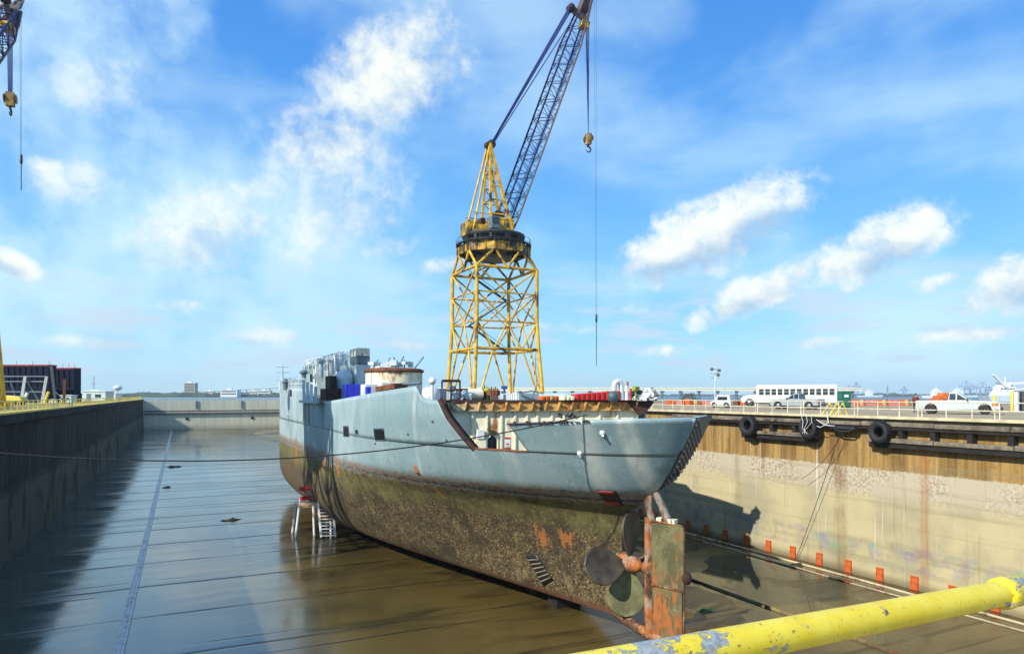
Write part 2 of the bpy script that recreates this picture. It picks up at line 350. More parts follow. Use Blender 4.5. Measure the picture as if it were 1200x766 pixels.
# dock walls ------------------------------------------------------
def wall_mat(kind):
    m, t, b = newmat('dock_wall_'+kind); v = t.obj(); x, y, z = t.xyz(v)
    vs = t.noise(t.scale(v, (1, 1.3, .07)), 1.2, 6, .65); sp = t.noise(v, 3.5, 7, .75); br = t.noise(v, .25, 4, .5)
    if kind == 'right':
        zz = t.m('ADD', z, t.m('MULTIPLY', t.m('SUBTRACT', sp, .5), .55))
        f = t.rng(zz, -12, 0, smooth=False)
        beige = t.mix(t.rng(br, .4, .65), (.50,.435,.25), (.37,.335,.21)); brown = t.mix(t.rng(vs, .35, .65), (.43,.275,.095), (.185,.11,.038)); brown = t.mix(t.m('MULTIPLY', t.rng(sp, .5, .68), .5), brown, (.16,.10,.045))
        c = t.mix(t.rng(zz, -3.95, -3.75), beige, brown)
        band = t.m('MULTIPLY', t.rng(zz, -6.6, -4.9), t.rng(zz, -3.9, -3.8, 1.0, 0.0))
        scal = t.mix(t.rng(t.noise(v, 4.5, 7, .8), .44, .57), (.56,.53,.44), (.27,.18,.10)); scal = t.mix(t.rng(br, .4, .65), scal, (.50,.44,.33))
        c = t.mix(t.m('MULTIPLY', band, .8), c, scal)
        lay = t.noise(t.scale(v, (1, .04, 1.6)), 1.0, 4, .6)
        c = t.mix(t.m('MULTIPLY', t.rng(lay, .5, .68), .45), c, (.25,.22,.13))
        c = t.mix(t.m('MULTIPLY', t.rng(vs, .58, .70), .5), c, (.20,.11,.04))
        c = t.mix(t.m('MULTIPLY', t.rng(vs, .40, .30), .0), c, c)
        c = t.mix(t.m('MULTIPLY', t.rng(t.noise(t.scale(v, (1, 2.2, .05)), 1.6, 3, .5), .64, .72), .55), c, (.72,.70,.62))
        # two broad rust runs
        for y0, w, a in ((29.9, .45, .45), (36.6, .8, .5), (47.5, .6, .3)):
            k = t.rng(t.m('ABSOLUTE', t.m('SUBTRACT', t.m('ADD', y, t.m('MULTIPLY', t.m('SUBTRACT', sp, .5), .5)), y0)), w*.35, w, 1.0, 0.0)
            c = t.mix(t.m('MULTIPLY', k, t.m('MULTIPLY', t.m('MULTIPLY', t.rng(vs, .30, .6, .2, 1.0), t.rng(t.noise(t.scale(v, (1, .3, .35)), 1.0, 3, .5), .38, .58, .25, 1.3)), a)), c, (.34,.11,.04) if y0 < 32 else (.18,.10,.035))
        # worn graffiti band along the foot
        gc = t.noise(v, .75, 2, .5, .4, col=True)
        hs = t.n('ShaderNodeHueSaturation'); hs.inputs['Saturation'].default_value = 1.1; hs.inputs['Value'].default_value = .50; t.put(hs.inputs['Color'], gc)
        gm = t.m('MULTIPLY', t.rng(z, -11.0, -10.6), t.rng(z, -9.3, -8.9, 1.0, 0.0))
        gm = t.m('MULTIPLY', gm, t.rng(t.noise(v, .9, 5, .65, .4), .44, .58)); c = t.mix(t.m('MULTIPLY', gm, .5), c, hs.outputs[0])
        c = t.mix(t.m('MULTIPLY', t.rng(z, -11.2, -12.0), .7), c, (.10,.075,.04))
        c = t.mix(t.m('MULTIPLY', t.rng(sp, .60, .75), .25), c, (.1,.08,.05))
    elif kind == 'left':
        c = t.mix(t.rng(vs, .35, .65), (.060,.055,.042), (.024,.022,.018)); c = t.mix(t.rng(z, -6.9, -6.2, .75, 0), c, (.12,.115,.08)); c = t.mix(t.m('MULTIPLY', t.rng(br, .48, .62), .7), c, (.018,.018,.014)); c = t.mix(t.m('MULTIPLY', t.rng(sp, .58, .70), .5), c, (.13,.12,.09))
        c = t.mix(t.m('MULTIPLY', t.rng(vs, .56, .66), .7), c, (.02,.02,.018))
    else:
        c = t.mix(t.rng(vs, .35, .65), (.64,.63,.46), (.50,.52,.41)); c = t.mix(t.m('MULTIPLY', t.rng(z, -9.5, -12), .5), c, (.16,.14,.09))
        c = t.mix(t.m('MULTIPLY', t.rng(sp, .55, .7), .35), c, (.22,.17,.10))
    t.put(b.inputs['Base Color'], c); b.inputs['Roughness'].default_value = .9; b.inputs['Specular IOR Level'].default_value = .12
    t.put(b.inputs['Normal'], t.bump(t.m('ADD', t.m('MULTIPLY', sp, .6), vs), .5, .08)); return m
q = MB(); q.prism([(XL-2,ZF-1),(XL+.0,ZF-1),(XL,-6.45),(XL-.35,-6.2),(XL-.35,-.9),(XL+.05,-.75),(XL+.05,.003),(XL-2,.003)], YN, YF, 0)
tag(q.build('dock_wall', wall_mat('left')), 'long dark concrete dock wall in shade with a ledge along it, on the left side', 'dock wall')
q = MB(); q.box((XR,YN,ZF-1), (XR+2,YF,-.42)); tag(q.build('dock_wall', wall_mat('right')), 'tall sunlit stained concrete dock wall with brown upper band beside the ship', 'dock wall')
q = MB(); q.box((XL-2,YN-2.2,ZF-1), (XR+2,YN,-.004)); tag(q.build('dock_wall', wall_mat('far')), 'concrete end wall of the dry dock below the viewer', 'dock wall')
# right-hand coping slab
q = MB(); q.prism([(XR-.55,-.10),(XR+2.6,-.10),(XR+2.6,.012),(XR-.35,.10),(XR-.55,.10)], YN, YF, 0)
tag(q.build('coping_slab', pm('coping', (.62,.53,.33), .85, var=.25, sc=1.2, rust=.12, bump=.3)), 'pale concrete coping along the top edge of the right dock wall', 'kerb')
# caisson gate ---------------------------------------------------
gate = thing('caisson_gate', 'pale green caisson gate closing the far end of the dry dock', 'dock gate', (17, YF, ZF))
MG = wall_mat('far')
g = MB(); g.box((XL-.3, YF-1.2, ZF), (XR+.3, YF+5, -.55)); g.build('gate_wall', MG, gate, world=True)
g = MB()
for z in (-4.6, -5.7): g.tube((XL, YF-1.7, z), (XR, YF-1.7, z), .24, 8)
g.build('pipe', M['darkgrey'], gate, world=True)
for x in (6.0, 23.0, 38.0):
    g = MB(); g.box((x-.45, YF-1.5, -3.6), (x+.45, YF-1.203, -.6)); g.build('ladder', M['greydark'], gate, world=True)
for x in (2.4, 26.8):
    g = MB(); g.lathe([(.001, 0), (.62, 0), (.62, .25)], (x, YF-1.45, -7.6), 'Y', 14); g.build('valve_opening', M['black'], gate, world=True)
g = MB()
for i in range(0, 60): g.tube((XL+i, YF-.9, -.55), (XL+i, YF-.9, .5), .05, 5)
for z in (0.0, .5): g.tube((XL, YF-.9, z), (XR, YF-.9, z), .05, 5)
g.build('railing', M['greylight'], gate, world=True)
# water, far land -----------------------------------------------
def water_mat():
    m, t, b = newmat('harbour_water'); v = t.obj()
    b.inputs['Base Color'].default_value = (.02,.06,.10,1); b.inputs['Roughness'].default_value = .3
    t.put(b.inputs['Normal'], t.bump(t.noise(t.scale(v, (1, 1, 1)), .35, 4, .6), .35, .5)); return m
q = MB(); q.add([(-6000,-6000,-2.3),(6000,-6000,-2.3),(6000,9000,-2.3),(-6000,9000,-2.3)], [(0,1,2,3)])
# hole for the dock: the sheet is made of four pieces round it
q = MB()
for a, b_ in (((-6000,-6000),(XL-2,9000)), ((XR+2,-6000),(6000,9000)), ((XL-2,YF+5),(XR+2,9000)), ((XL-2,-6000),(XR+2,-1))):
    q.add([(a[0],a[1],-2.3),(b_[0],a[1],-2.3),(b_[0],b_[1],-2.3),(a[0],b_[1],-2.3)], [(0,1,2,3)])
tag(q.build('water', water_mat()), kind='structure')
def land_mat(name, a, b_, sc=.02):
    m, t, b = newmat(name); v = t.obj()
    t.put(b.inputs['Base Color'], t.mix(t.rng(t.noise(v, sc, 6, .7), .4, .6), a, b_)); b.inputs['Roughness'].default_value = .95; return m
MF = land_mat('far_woods', (.022,.045,.022), (.06,.085,.04))
def ridge(name, px0, px1, d0, d1, h, seed, step=6, label=None):
    q = MB(); rows = []; n = int((px1-px0)/step)*3
    for i in range(n+1):
        px = px0+(px1-px0)*i/n; d = d0+(d1-d0)*i/n; p = G(px, d); back = G(px, d+260)
        hh = h*(.55+.5*mnoise.noise(Vector((i*.05, seed, 0)))+.28*mnoise.noise(Vector((i*.35, seed, 3)))+.16*mnoise.noise(Vector((i*1.7, seed, 5))))
        mid = p.lerp(back, .3)
        rows.append([(p.x,p.y,-2.4), (p.x,p.y,hh*.45), (mid.x,mid.y,hh), (back.x,back.y,hh*1.02)])
    q.grid(rows); return tag(q.build(name, MF), kind='structure')
ridge('hills', -900, 620, 1150, 1500, 10, 1.3); ridge('hills', 80, 560, 2000, 2000, 17, 4.1)
ridge('far_shore', 560, 2100, 2900, 2700, 14, 7.7); ridge('far_shore', 1000, 1160, 1800, 1700, 5, 9.1)
# ================================================================ THE SHIP
CX = 22.5; ZK = -10.9; YB = 97.0; SILL = -1.5
def lut(z, tab):
    if z <= tab[0][0]: return tab[0][1]
    for (a, u), (b, v) in zip(tab, tab[1:]):
        if z <= b: return u+(v-u)*(z-a)/(b-a)
    return tab[-1][1]
YA = [(-10.9,31.2),(-9,31.9),(-6,32.1),(-5,31.4),(-4.4,30.6),(-4.0,29.9),(-3.5,28.9),(-2,27.6),(.4,26),(3,25)]
EE = [(-10.9,1.1),(-8,1.0),(-6,.88),(-5,.80),(-4.4,.73),(-3.5,.66),(-2,.6),(.4,.5)]
LL = [(-10.9,42),(-6,32),(-3.5,27),(.4,26)]
def hb(Y, z):
    B = 10.7 if z > -7 else 8.2+2.5*math.sqrt(max(0, 1-((-7-z)/3.9)**2))
    if z < -10.7: B *= .985
    u = min(1, max(0, (Y-lut(z, YA))/lut(z, LL)))
    b = B*math.sin(math.pi/2*u)**lut(z, EE)
    if Y > 84: b *= 1-.03*((Y-84)/13)**2
    return b
def hbs(Y, z):                          # starboard quarter: cut off straight from the stern post
    b = hb(Y, z)
    return min(b, 1.15*max(0, Y-lut(z, YA))+.002) if z > -4.4 else b
def hit(px, py, out=.03):              # where the sight line through a photo detail meets the port side
    d = 28.0
    while d < 115:
        p = W(px, py, d)
        if p.y > lut(p.z, YA) and abs(p.x-CX) < hb(p.y, p.z):
            lo, hi = d-.1, d
            for _ in range(16):
                mid = (lo+hi)/2; p = W(px, py, mid)
                if p.y > lut(p.z, YA) and abs(p.x-CX) < hb(p.y, p.z): hi = mid
                else: lo = mid
            return W(px, py, hi-out)
        d += .1
    return W(px, py, 60)
def Yp(px, z):                          # Y of the port edge at height z seen at column px
    lo, hi = lut(z, YA)+.01, YB
    for _ in range(40):
        mid = (lo+hi)/2; x = CX-hb(mid, z); xc = CT*x-ST*mid; d = CT*mid+ST*x
        if 600+800*xc/d > px: lo = mid
        else: hi = mid
    return (lo+hi)/2
def hull_mat():
    m, t, b = newmat('ship_hull_paint'); v = t.obj(); x, y, z = t.xyz(v)
    n = t.noise(v, .35, 6, .6); st = t.noise(t.scale(v, (1, 1, .10)), 1.1, 6, .65); fi = t.noise(v, 3.0, 6, .7)
    stf = t.noise(t.scale(v, (1, 1, .06)), 3.4, 5, .6)
    wz = t.m('ADD', z, t.m('MULTIPLY', t.m('ADD', t.m('MULTIPLY', t.m('SUBTRACT', stf, .5), 1.6), t.m('MULTIPLY', t.m('SUBTRACT', fi, .5), .5)), t.rng(y, 30, 62, .30, 1.0)))
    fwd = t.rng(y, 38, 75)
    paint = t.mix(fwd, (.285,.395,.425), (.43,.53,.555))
    paint = t.mix(t.m('MULTIPLY', t.rng(n, .35, .65), .55), paint, (.17,.295,.310))
    paint = t.mix(t.m('MULTIPLY', t.rng(st, .56, .74), .55), paint, (.52,.62,.60))
    paint = t.mix(t.m('MULTIPLY', t.rng(stf, .58, .72), .45), paint, (.13,.19,.20))
    scuf = t.noise(v, 1.4, 8, .75, .5)
    paint = t.mix(t.m('MULTIPLY', t.rng(scuf, .56, .66), .35), paint, (.42,.50,.47)); paint = t.mix(t.m('MULTIPLY', t.rng(scuf, .42, .34), .35), paint, (.12,.19,.21))
    # broad faded washes running down the side
    for y0, w, a in ((27.6, .35, .8), (29.2, .5, .55), (41.0, .22, .32), (52.0, .5, .2), (33.5, .6, .25)):
        k = t.rng(t.m('ABSOLUTE', t.m('SUBTRACT', t.m('ADD', y, t.m('MULTIPLY', z, .35)), y0)), w*.3, w*1.4, 1.0, 0.0)
        paint = t.mix(t.m('MULTIPLY', k, t.m('MULTIPLY', t.rng(st, .3, .6, .35, 1.0), a)), paint, (.66,.70,.64))
    # plate seams
    sy = t.rng(t.m('ABSOLUTE', t.m('SUBTRACT', t.m('FRACT', t.m('DIVIDE', y, 6.1)), .5)), .0, .012, 1.0, 0.0)
    szz = t.rng(t.m('ABSOLUTE', t.m('SUBTRACT', t.m('FRACT', t.m('DIVIDE', t.m('ADD', z, .05), 2.6)), .5)), .0, .010, 1.0, 0.0)
    seam = t.m('MAXIMUM', sy, szz)
    paint = t.mix(t.m('MULTIPLY', t.m('MULTIPLY', seam, t.rng(st, .3, .6)), .22), paint, (.12,.19,.22))
    rst = t.m('MULTIPLY', t.rng(stf, .60, .68), t.rng(t.m('ADD', z, t.m('MULTIPLY', fwd, -2.0)), 1.5, -5.5)); rst = t.m('MULTIPLY', rst, t.m('ADD', .25, t.m('MULTIPLY', fwd, .75)))
    paint = t.mix(rst, paint, (.30,.12,.05))
    # boot-top: flaking bands of colour
    moti = t.ramp(t.noise(t.scale(v, (.8, .8, 1.6)), 2.6, 6, .7), [(.36,(.05,.07,.09)), (.43,(.26,.33,.33)), (.49,(.34,.28,.24)), (.54,(.16,.20,.10)), (.58,(.42,.13,.06)), (.64,(.15,.14,.22)), (.70,(.40,.42,.36))], 'LINEAR')
    c = t.mix(t.rng(wz, -3.35, -3.75), paint, moti)
    moss = t.mix(t.rng(st, .35, .65), (.170,.152,.048), (.078,.070,.026))
    moss = t.mix(t.m('MULTIPLY', t.rng(fi, .5, .65), .5), moss, (.30,.27,.10))
    c = t.mix(t.m('MULTIPLY', t.m('MULTIPLY', t.rng(wz, -3.98, -4.05), t.rng(wz, -4.2, -4.13)), .8), c, (.03,.045,.06))
    c = t.mix(t.rng(wz, -4.25, -4.5), c, moss)
    # barnacles
    vo = t.voro(v, 5.5); vo2 = t.voro(v, 11); cl = t.noise(v, .8, 4, .6)
    sp = t.m('MULTIPLY', t.rng(vo, .30, .16), t.rng(t.noise(v, 2.3, 4, .7), .42, .58)); sp2 = t.m('MULTIPLY', t.rng(vo2, .30, .15), t.rng(cl, .35, .6))
    barn = t.mix(t.rng(t.noise(v, 6, 5, .7), .40, .62), (.024,.017,.007), (.165,.118,.046))
    barn = t.mix(t.m('MULTIPLY', sp2, .5), barn, (.42,.33,.18)); barn = t.mix(t.m('MULTIPLY', sp, .9), barn, (.56,.46,.28))
    barn = t.mix(t.m('MULTIPLY', t.rng(t.noise(v, .55, 6, .7), .47, .60), .75), barn, (.030,.024,.012)); barn = t.mix(t.m('MULTIPLY', t.rng(t.noise(t.scale(v, (1,1,.4)), 1.1, 5, .7), .55, .66), .35), barn, (.36,.28,.13))
    barn = t.mix(t.rng(y, 70, 88, 0, .6), barn, (.12,.08,.04))
    bm = t.rng(t.m('ADD', wz, t.m('MULTIPLY', t.m('SUBTRACT', n, .5), 3.0)), -5.1, -6.6)
    c = t.mix(bm, c, barn)
    # red lead showing in a few places under water
    for yy, zz, r in ((36.9, -7.0, .75), (35.2, -6.9, .7), (43, -4.9, .5), (80, -4.6, 1.6), (64, -4.3, 1.3), (58, -4.4, .9)):
        dx = t.m('SUBTRACT', y, yy); dz = t.m('MULTIPLY', t.m('SUBTRACT', z, zz), .6)
        k = t.m('SUBTRACT', 1.0, t.m('DIVIDE', t.m('SQRT', t.m('ADD', t.m('MULTIPLY', dx, dx), t.m('MULTIPLY', dz, dz))), r))
        k = t.rng(t.m('ADD', k, t.m('ADD', t.m('MULTIPLY', t.m('SUBTRACT', stf, .5), 2.6), t.m('MULTIPLY', t.m('SUBTRACT', fi, .5), 2.4))), .40, .75)
        c = t.mix(t.m('MULTIPLY', k, .8), c, (.38,.14,.035))
    # rusty keel edge
    c = t.mix(t.m('MULTIPLY', t.rng(z, -10.3, -10.7), .75), c, (.13,.045,.02))
    t.put(b.inputs['Base Color'], c)
    t.put(b.inputs['Roughness'], t.rng(z, -5, -3.5, .85, .48))
    h = t.m('ADD', t.m('MULTIPLY', t.m('MULTIPLY', t.m('ADD', t.m('MULTIPLY', sp, 1.2), t.m('ADD', t.noise(v, 7, 5, .7), sp2)), bm), 1.0), t.m('MULTIPLY', t.m('ADD', t.m('ADD', n, t.m('MULTIPLY', t.m('SINE', t.m('MULTIPLY', y, 8.2)), t.m('MULTIPLY', t.rng(n, .35, .65), .22))), t.m('MULTIPLY', seam, -.10)), .5))
    t.put(b.inputs['Normal'], t.bump(h, .7, .10)); return m
MH = hull_mat()
MHD = pm('stern_plate_shaded', (.050,.070,.105), .6, rust=.1, var=.4, sc=1.0)  # dark tone carries the shade of the side turned from the sun
ship = thing('cargo_ship', 'half-scrapped grey ship with weed and barnacles below its waterline, standing in the dry dock', 'ship', (CX, 60, ZK))
def part(mb, name, mat, parent=ship, bevel=0, label=None):
    o = mb.build(name, mat, None, bevel=bevel); o.parent = parent
    root = parent
    if parent.type == 'EMPTY': o.location = -Vector(parent.location)
    if label: o['label'] = label
    return o
# lower hull
zs = [-10.9,-10.75,-10.5,-10.1,-9.6,-9.0,-8.2,-7.2,-6.2,-5.2,-4.8,-4.4,-4.15,-3.9,-3.6,-3.2,-2.7,-2.1,SILL]
us = [(i/64)**1.9 for i in range(65)]
q = MB()
for sgn in (-1, 1):
    rows = []
    for z in zs:
        y0 = lut(z, YA); rows.append([(CX+sgn*(hb if sgn < 0 else hbs)(y0+(YB-y0)*u, z), y0+(YB-y0)*u, z) for u in us])
    q.grid(rows, 0, True, flip=(sgn < 0))
y0 = lut(ZK, YA); q.grid([[(CX-hb(y0+(YB-y0)*u, ZK), y0+(YB-y0)*u, ZK) for u in us], [(CX+hb(y0+(YB-y0)*u, ZK), y0+(YB-y0)*u, ZK) for u in us]], 0, False)
q.grid([[(CX-hb(YB, z), YB, z) for z in zs], [(CX+hb(YB, z), YB, z) for z in zs]], 0, False)
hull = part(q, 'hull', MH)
# the closing strip between the counter and the stern frame
# upper side plating ---------------------------------------------------------
def topz(px):
    tab = [(320,455),(361,455),(361.5,470),(385,470),(450,458),(491,452),(493,463),(497,468),(513,469),(640,469)]
    for (a, u), (b_, v) in zip(tab, tab[1:]):
        if a <= px <= b_: return u+(v-u)*(px-a)/(b_-a)
    return 455
def ztop_fwd(Y):
    x = CX-hb(Y, .4); xc = CT*x-ST*Y; d = CT*Y+ST*x; px = 600+800*xc/d
    return EYE-(topz(px)-463)/800*d
def solid(o, th=.14):
    s = o.modifiers.new('Solidify', 'SOLIDIFY'); s.thickness = th; s.offset = -1; return o
KK = 10
# port quarter
q = MB(); rows = []
Yf0, Yf1 = Yp(619, SILL), Yp(595, .1)
for k in range(KK+1):
    z = SILL+k/KK*(2.0); row = []
    yb = lut(z, YA); ye = Yf0+(Yf1-Yf0)*k/KK
    for u in us: 
        Y = yb+(ye-yb)*u; zt = .47-.40*min(1, max(0, (Y-26)/(Yf1-26))); zz = SILL+(zt-SILL)*k/KK
        row.append((CX-hb(Y, zz), Y, zz))
    rows.append(row)
q.grid(rows, 0, True, flip=True); solid(part(q, 'side_plating', MH), .12)
# port side forward of the cut-out
q = MB(); rows = []
Ys0, Ys1 = Yp(553, SILL), Yp(513, 1.3)
cols = [(i/60)**1.3 for i in range(61)]
brk = [Yp(361.2, 1.5), Yp(491.5, 1.8)]
for k in range(KK+1):
    row = []
    for u in cols:
        ya = Ys0+(Ys1-Ys0)*k/KK; Y = ya+(YB-ya)*u
        z = SILL+(ztop_fwd(Ys1+(YB-Ys1)*u)-SILL)*k/KK; row.append((CX-hb(Y, z), Y, z))
    rows.append(row)
q.grid(rows, 0, True, flip=True); solid(part(q, 'side_plating', MH), .16)
# raised forward block side: sharper step
# starboard side
q = MB(); rows = []
def zs_star(Y): return .47 if Y < 29.8 else -1.42 if Y < 42 else (1.2 if Y < 50 else 1.8)
YS = [26+(i/50)**1.6*(YB-26) for i in range(51)]
for k in range(KK+1):
    row = []
    for u in us:
        zt0 = .47; Yq = 26+(YB-26)*u; zt = zs_star(Yq); z = SILL+(zt-SILL)*k/KK; yb = lut(z, YA); Y = yb+(YB-yb)*u
        row.append((CX+hbs(Y, z), Y, z))
    rows.append(row)
q.grid(rows, 0, True); solid(part(q, 'side_plating', MH), .12)
# starboard counter plate, its side's shade put into the dark colour, frames bare
q = MB(); rows = []
for k in range(15):
    z = -3.35+k/14*(3.86); yb = lut(z, YA); row = []
    for j in range(15):
        Y = yb+(j/14)**1.4*4.2; Y = max(Y, yb+.004); row.append((CX+hbs(Y, z)+.06*min(1, j), Y-.09*min(1, j), z))
    rows.append(row)
q.grid(rows, 0, True, flip=True); part(q, 'stern_plate', MHD, label='starboard counter plate coloured dark for its shaded side')
q = MB()
for i in range(15):
    pts = []
    for k in range(9):
        f = k/8; z = .42-1.25*f-i*.27; Y = lut(z, YA)+.08+f*3.6
        if z < -3.5: break
        pts.append((CX+hbs(Y, z)+.12, Y-.14, z))
    if len(pts) > 1: q.path(pts, .032, 5)
part(q, 'stern_frame', M['framegrey'])
# aft bulwark cap of rust, ragged
q = MB()
for i in range(34):
    px = 690-i*2.9; 
    a, b_ = hit(px, 492.5, 0), hit(px-2.2, 492.5, 0)
    zt = .47-.40*min(1, (a.y-26)/(Yf1-26)); h = random.uniform(.0, .12)
    if random.random() < .45: q.beam((a.x+.05, a.y, zt+h/2-.03), (b_.x+.05, b_.y, zt+h/2-.03), .10, .05+h)
q.path([(CX-hb(y_, .3)+.06, y_, .46-.40*min(1, (y_-26)/(Yf1-26))) for y_ in [27+(Yf1-27)*k/20 for k in range(21)]], .035, 4)
part(q, 'torn_edge', M['rustdark'])
# thick torn edges of the cut-out
q = MB(); q.path([(CX-hb(Ys0+(Ys1-Ys0)*k/8, SILL+k/8*2.85)+.12, Ys0+(Ys1-Ys0)*k/8-.05, SILL+k/8*2.85) for k in range(9)], .17, 6)
q.path([(CX-hb(Ys0+(Ys1-Ys0)*k/8, SILL+k/8*2.85)+.5, Ys0+(Ys1-Ys0)*k/8+.35, SILL+k/8*2.85) for k in range(9)], .11, 6)
part(q, 'cut_edge', M['rustdark'])
q = MB(); q.path([(CX-hb(Yf0+(Ys0-Yf0)*k/12, SILL)+.05, Yf0+(Ys0-Yf0)*k/12, SILL+.02+.03*random.random()) for k in range(13)], .07, 5)
part(q, 'cut_edge', M['rust'])
# decks -------------------------------------------------------------
def deck(z, ya, yb, name, mat, inset=.12, zz=None, n=40):
    q = MB(); ys = [ya+(yb-ya)*(i/n)**1.5 for i in range(n+1)]; z2 = z if zz is None else zz
    q.grid([[(CX-max(.02, hb(y, z2)-inset), y, z) for y in ys], [(CX+max(.02, hb(y, z2)-inset), y, z) for y in ys]], 0, False, True)
    return part(q, name, mat)
MD = pm('rusty_deck', (.22,.20,.17), .85, rust=.5, rcol=(.20,.08,.03), streak=False, var=.4, sc=.6)
deck(-2.75, 28.2, 42.0, 'poop_deck', MD); deck(1.15, 52.0, YB-.1, 'weather_deck', MD, zz=.4)
# flight deck standing over the poop, athwartships edge facing aft
FX0, FX1, FY, FZ = 13.4, 31.6, 41.0, 1.25
q = MB(); q.prism([(CX-hb(52, .4)+.3, 52.3), (FX0+.3, FY+.30*(FX1-FX0-.3)+1.5), (FX0+1.0, FY+.30*(FX1-FX0-1.0)), (FX1, FY), (FX1+.6, 52.3)], FZ-.14, FZ, 0, 'Z'); fd = part(q, 'flight_deck', M['rustdark'])
def rim_mat():
    m, t, b = newmat('deck_edge_steel'); v = t.obj(); x, y, z = t.xyz(v)
    n = t.noise(v, 1.6, 6, .7); st = t.noise(t.scale(v, (1, 1, .3)), 2.2, 5, .6)
    c = t.mix(t.rng(x, 16, 21), (.62,.60,.42), (.60,.33,.09)); c = t.mix(t.rng(n, .48, .60), c, (.30,.11,.025)); c = t.mix(t.rng(st, .60, .68), c, (.04,.025,.02))
    t.put(b.inputs['Base Color'], c); b.inputs['Roughness'].default_value = .75; return m
MR = rim_mat()
def wx(px, Y): r = (px-600)/800; return Y*(ST+r*CT)/(CT-r*ST)
SK = .30                                  # the deckhouse front is slightly skewed towards port
def wxs(px, Y): r = (px-600)/800; A = Y+SK*FX1; return A*(ST+r*CT)/(CT+ST*SK+r*CT*SK-r*ST)
def wz_(px, py, Y): x = wxs(px, Y); return EYE-(py-463)/800*(CT*(Y+SK*(FX1-x))+ST*x)
def sh(q): q.v = [(x, y+SK*(FX1-x), z) for x, y, z in q.v]; return q
q = MB(); q.box((FX0+1.0, FY+.12, FZ-.78), (FX1-.7, FY+.24, FZ-.14)); part(sh(q), 'deck_girder', MR)
for i in range(19):
    x = FX0+1.1+i*.93
    if x > FX1-1: break
    q = MB(); q.add([(x-.02,FY+.12,FZ-.14),(x-.02,FY-.28,FZ-.14),(x-.02,FY+.10,FZ-.78),(x+.04,FY+.12,FZ-.14),(x+.04,FY-.28,FZ-.14),(x+.04,FY+.10,FZ-.78)], [(0,1,2),(3,5,4),(0,3,4,1),(1,4,5,2),(2,5,3,0)]); part(sh(q), 'bracket', MR)
q = MB(); q.prism([(FX1-1.9,FZ-.14),(FX1+.05,FZ-.14),(FX1-.55,FZ-.9),(FX1-1.0,FZ-1.15),(FX1-1.3,FZ-.85)], FY-.05, FY+.11); part(sh(q), 'torn_bracket', M['rustdark'])
# deckhouse face under it
q = MB(); q.prism([(FX0+.9,-2.75),(FX1-2.4,-2.75),(FX1-.5,FZ-.8),(FX0+.6,FZ-.8)], FY+.55, FY+.75)
dh = part(sh(q), 'deckhouse_wall', M['cream'])
for px in (553, 570, 587, 603, 617, 629, 646, 660, 681, 702, 723):
    x = 0
    x = wxs(px, FY+.5)
    q = MB(); q.box((x-.06, FY+.40, -2.7), (x+.06, FY+.55, FZ-.82)); part(sh(q), 'stiffener', M['cream'])
Yw = FY+.42
x0, x1, z0, z1 = wxs(570.5, Yw), wxs(583.5, Yw), wz_(577, 531, Yw), wz_(577, 509, Yw)
q = MB(); r_ = .35
q.prism([(x0,z0),(x1,z0),(x1,z1-r_),(x1-r_*.4,z1-.06),(x1-r_,z1),(x0+r_,z1),(x0+r_*.4,z1-.06),(x0,z1-r_)], FY+.50, FY+.54); dr = part(sh(q), 'doorway', M['black'])
q = MB(); q.path([(x0,FY+.47,z0),(x0,FY+.47,z1-r_),(x0+r_,FY+.47,z1),(x1-r_,FY+.47,z1),(x1,FY+.47,z1-r_),(x1,FY+.47,z0)], .07, 5); part(sh(q), 'door_frame', M['cream'])
x0, x1, z0, z1 = wxs(558, Yw), wxs(566, Yw), wz_(562, 514, Yw), wz_(562, 503, Yw)
q = MB(); q.box((x0,FY+.15,z0), (x1,FY+.549,z1)); part(sh(q), 'junction_box', M['offwhite'], bevel=.03)
x0, x1, z0, z1 = wxs(556, Yw), wxs(569, Yw), wz_(562, 527, Yw), wz_(562, 515, Yw)
q = MB(); q.box((x0,FY+.25,z0), (x1,FY+.549,z1)); part(sh(q), 'wall_locker', M['cream'], bevel=.03)
# faded notice with a red border
x0, x1, z0, z1 = wxs(592, Yw), wxs(598.5, Yw), wz_(595, 526, Yw), wz_(595, 512, Yw)
q = MB(); q.box((x0,FY+.51,z0), (x1,FY+.547,z1)); nb = part(sh(q), 'notice', M['offwhite'])
for a, b_ in (((x0,z0),(x1,z0+.12)), ((x0,z1-.14),(x1,z1)), ((x0+.08,z0+.34),(x1-.08,z0+.42))): q = MB(); q.box((a[0],FY+.495,a[1]), (b_[0],FY+.508,b_[1])); o = sh(q).build('notice_stripe', M['red']); o.parent = nb
# black scrawl on the wall (strokes only, as unreadable as in the photograph)
q = MB(); random.seed(3)
pts = [(654,487),(656,484),(658,486),(656,488.5),(659,489),(661,486),(663,488),(665,485.5),(666,488.5),(669,486),(668,489),(671,484),(672,488),(675,486),(673,489)]
P = [(wxs(a, FY+.5), FY+.46, wz_(a, b_, FY+.5)) for a, b_ in pts]; q.path(P, .045, 4); part(sh(q), 'scrawl', M['black'])
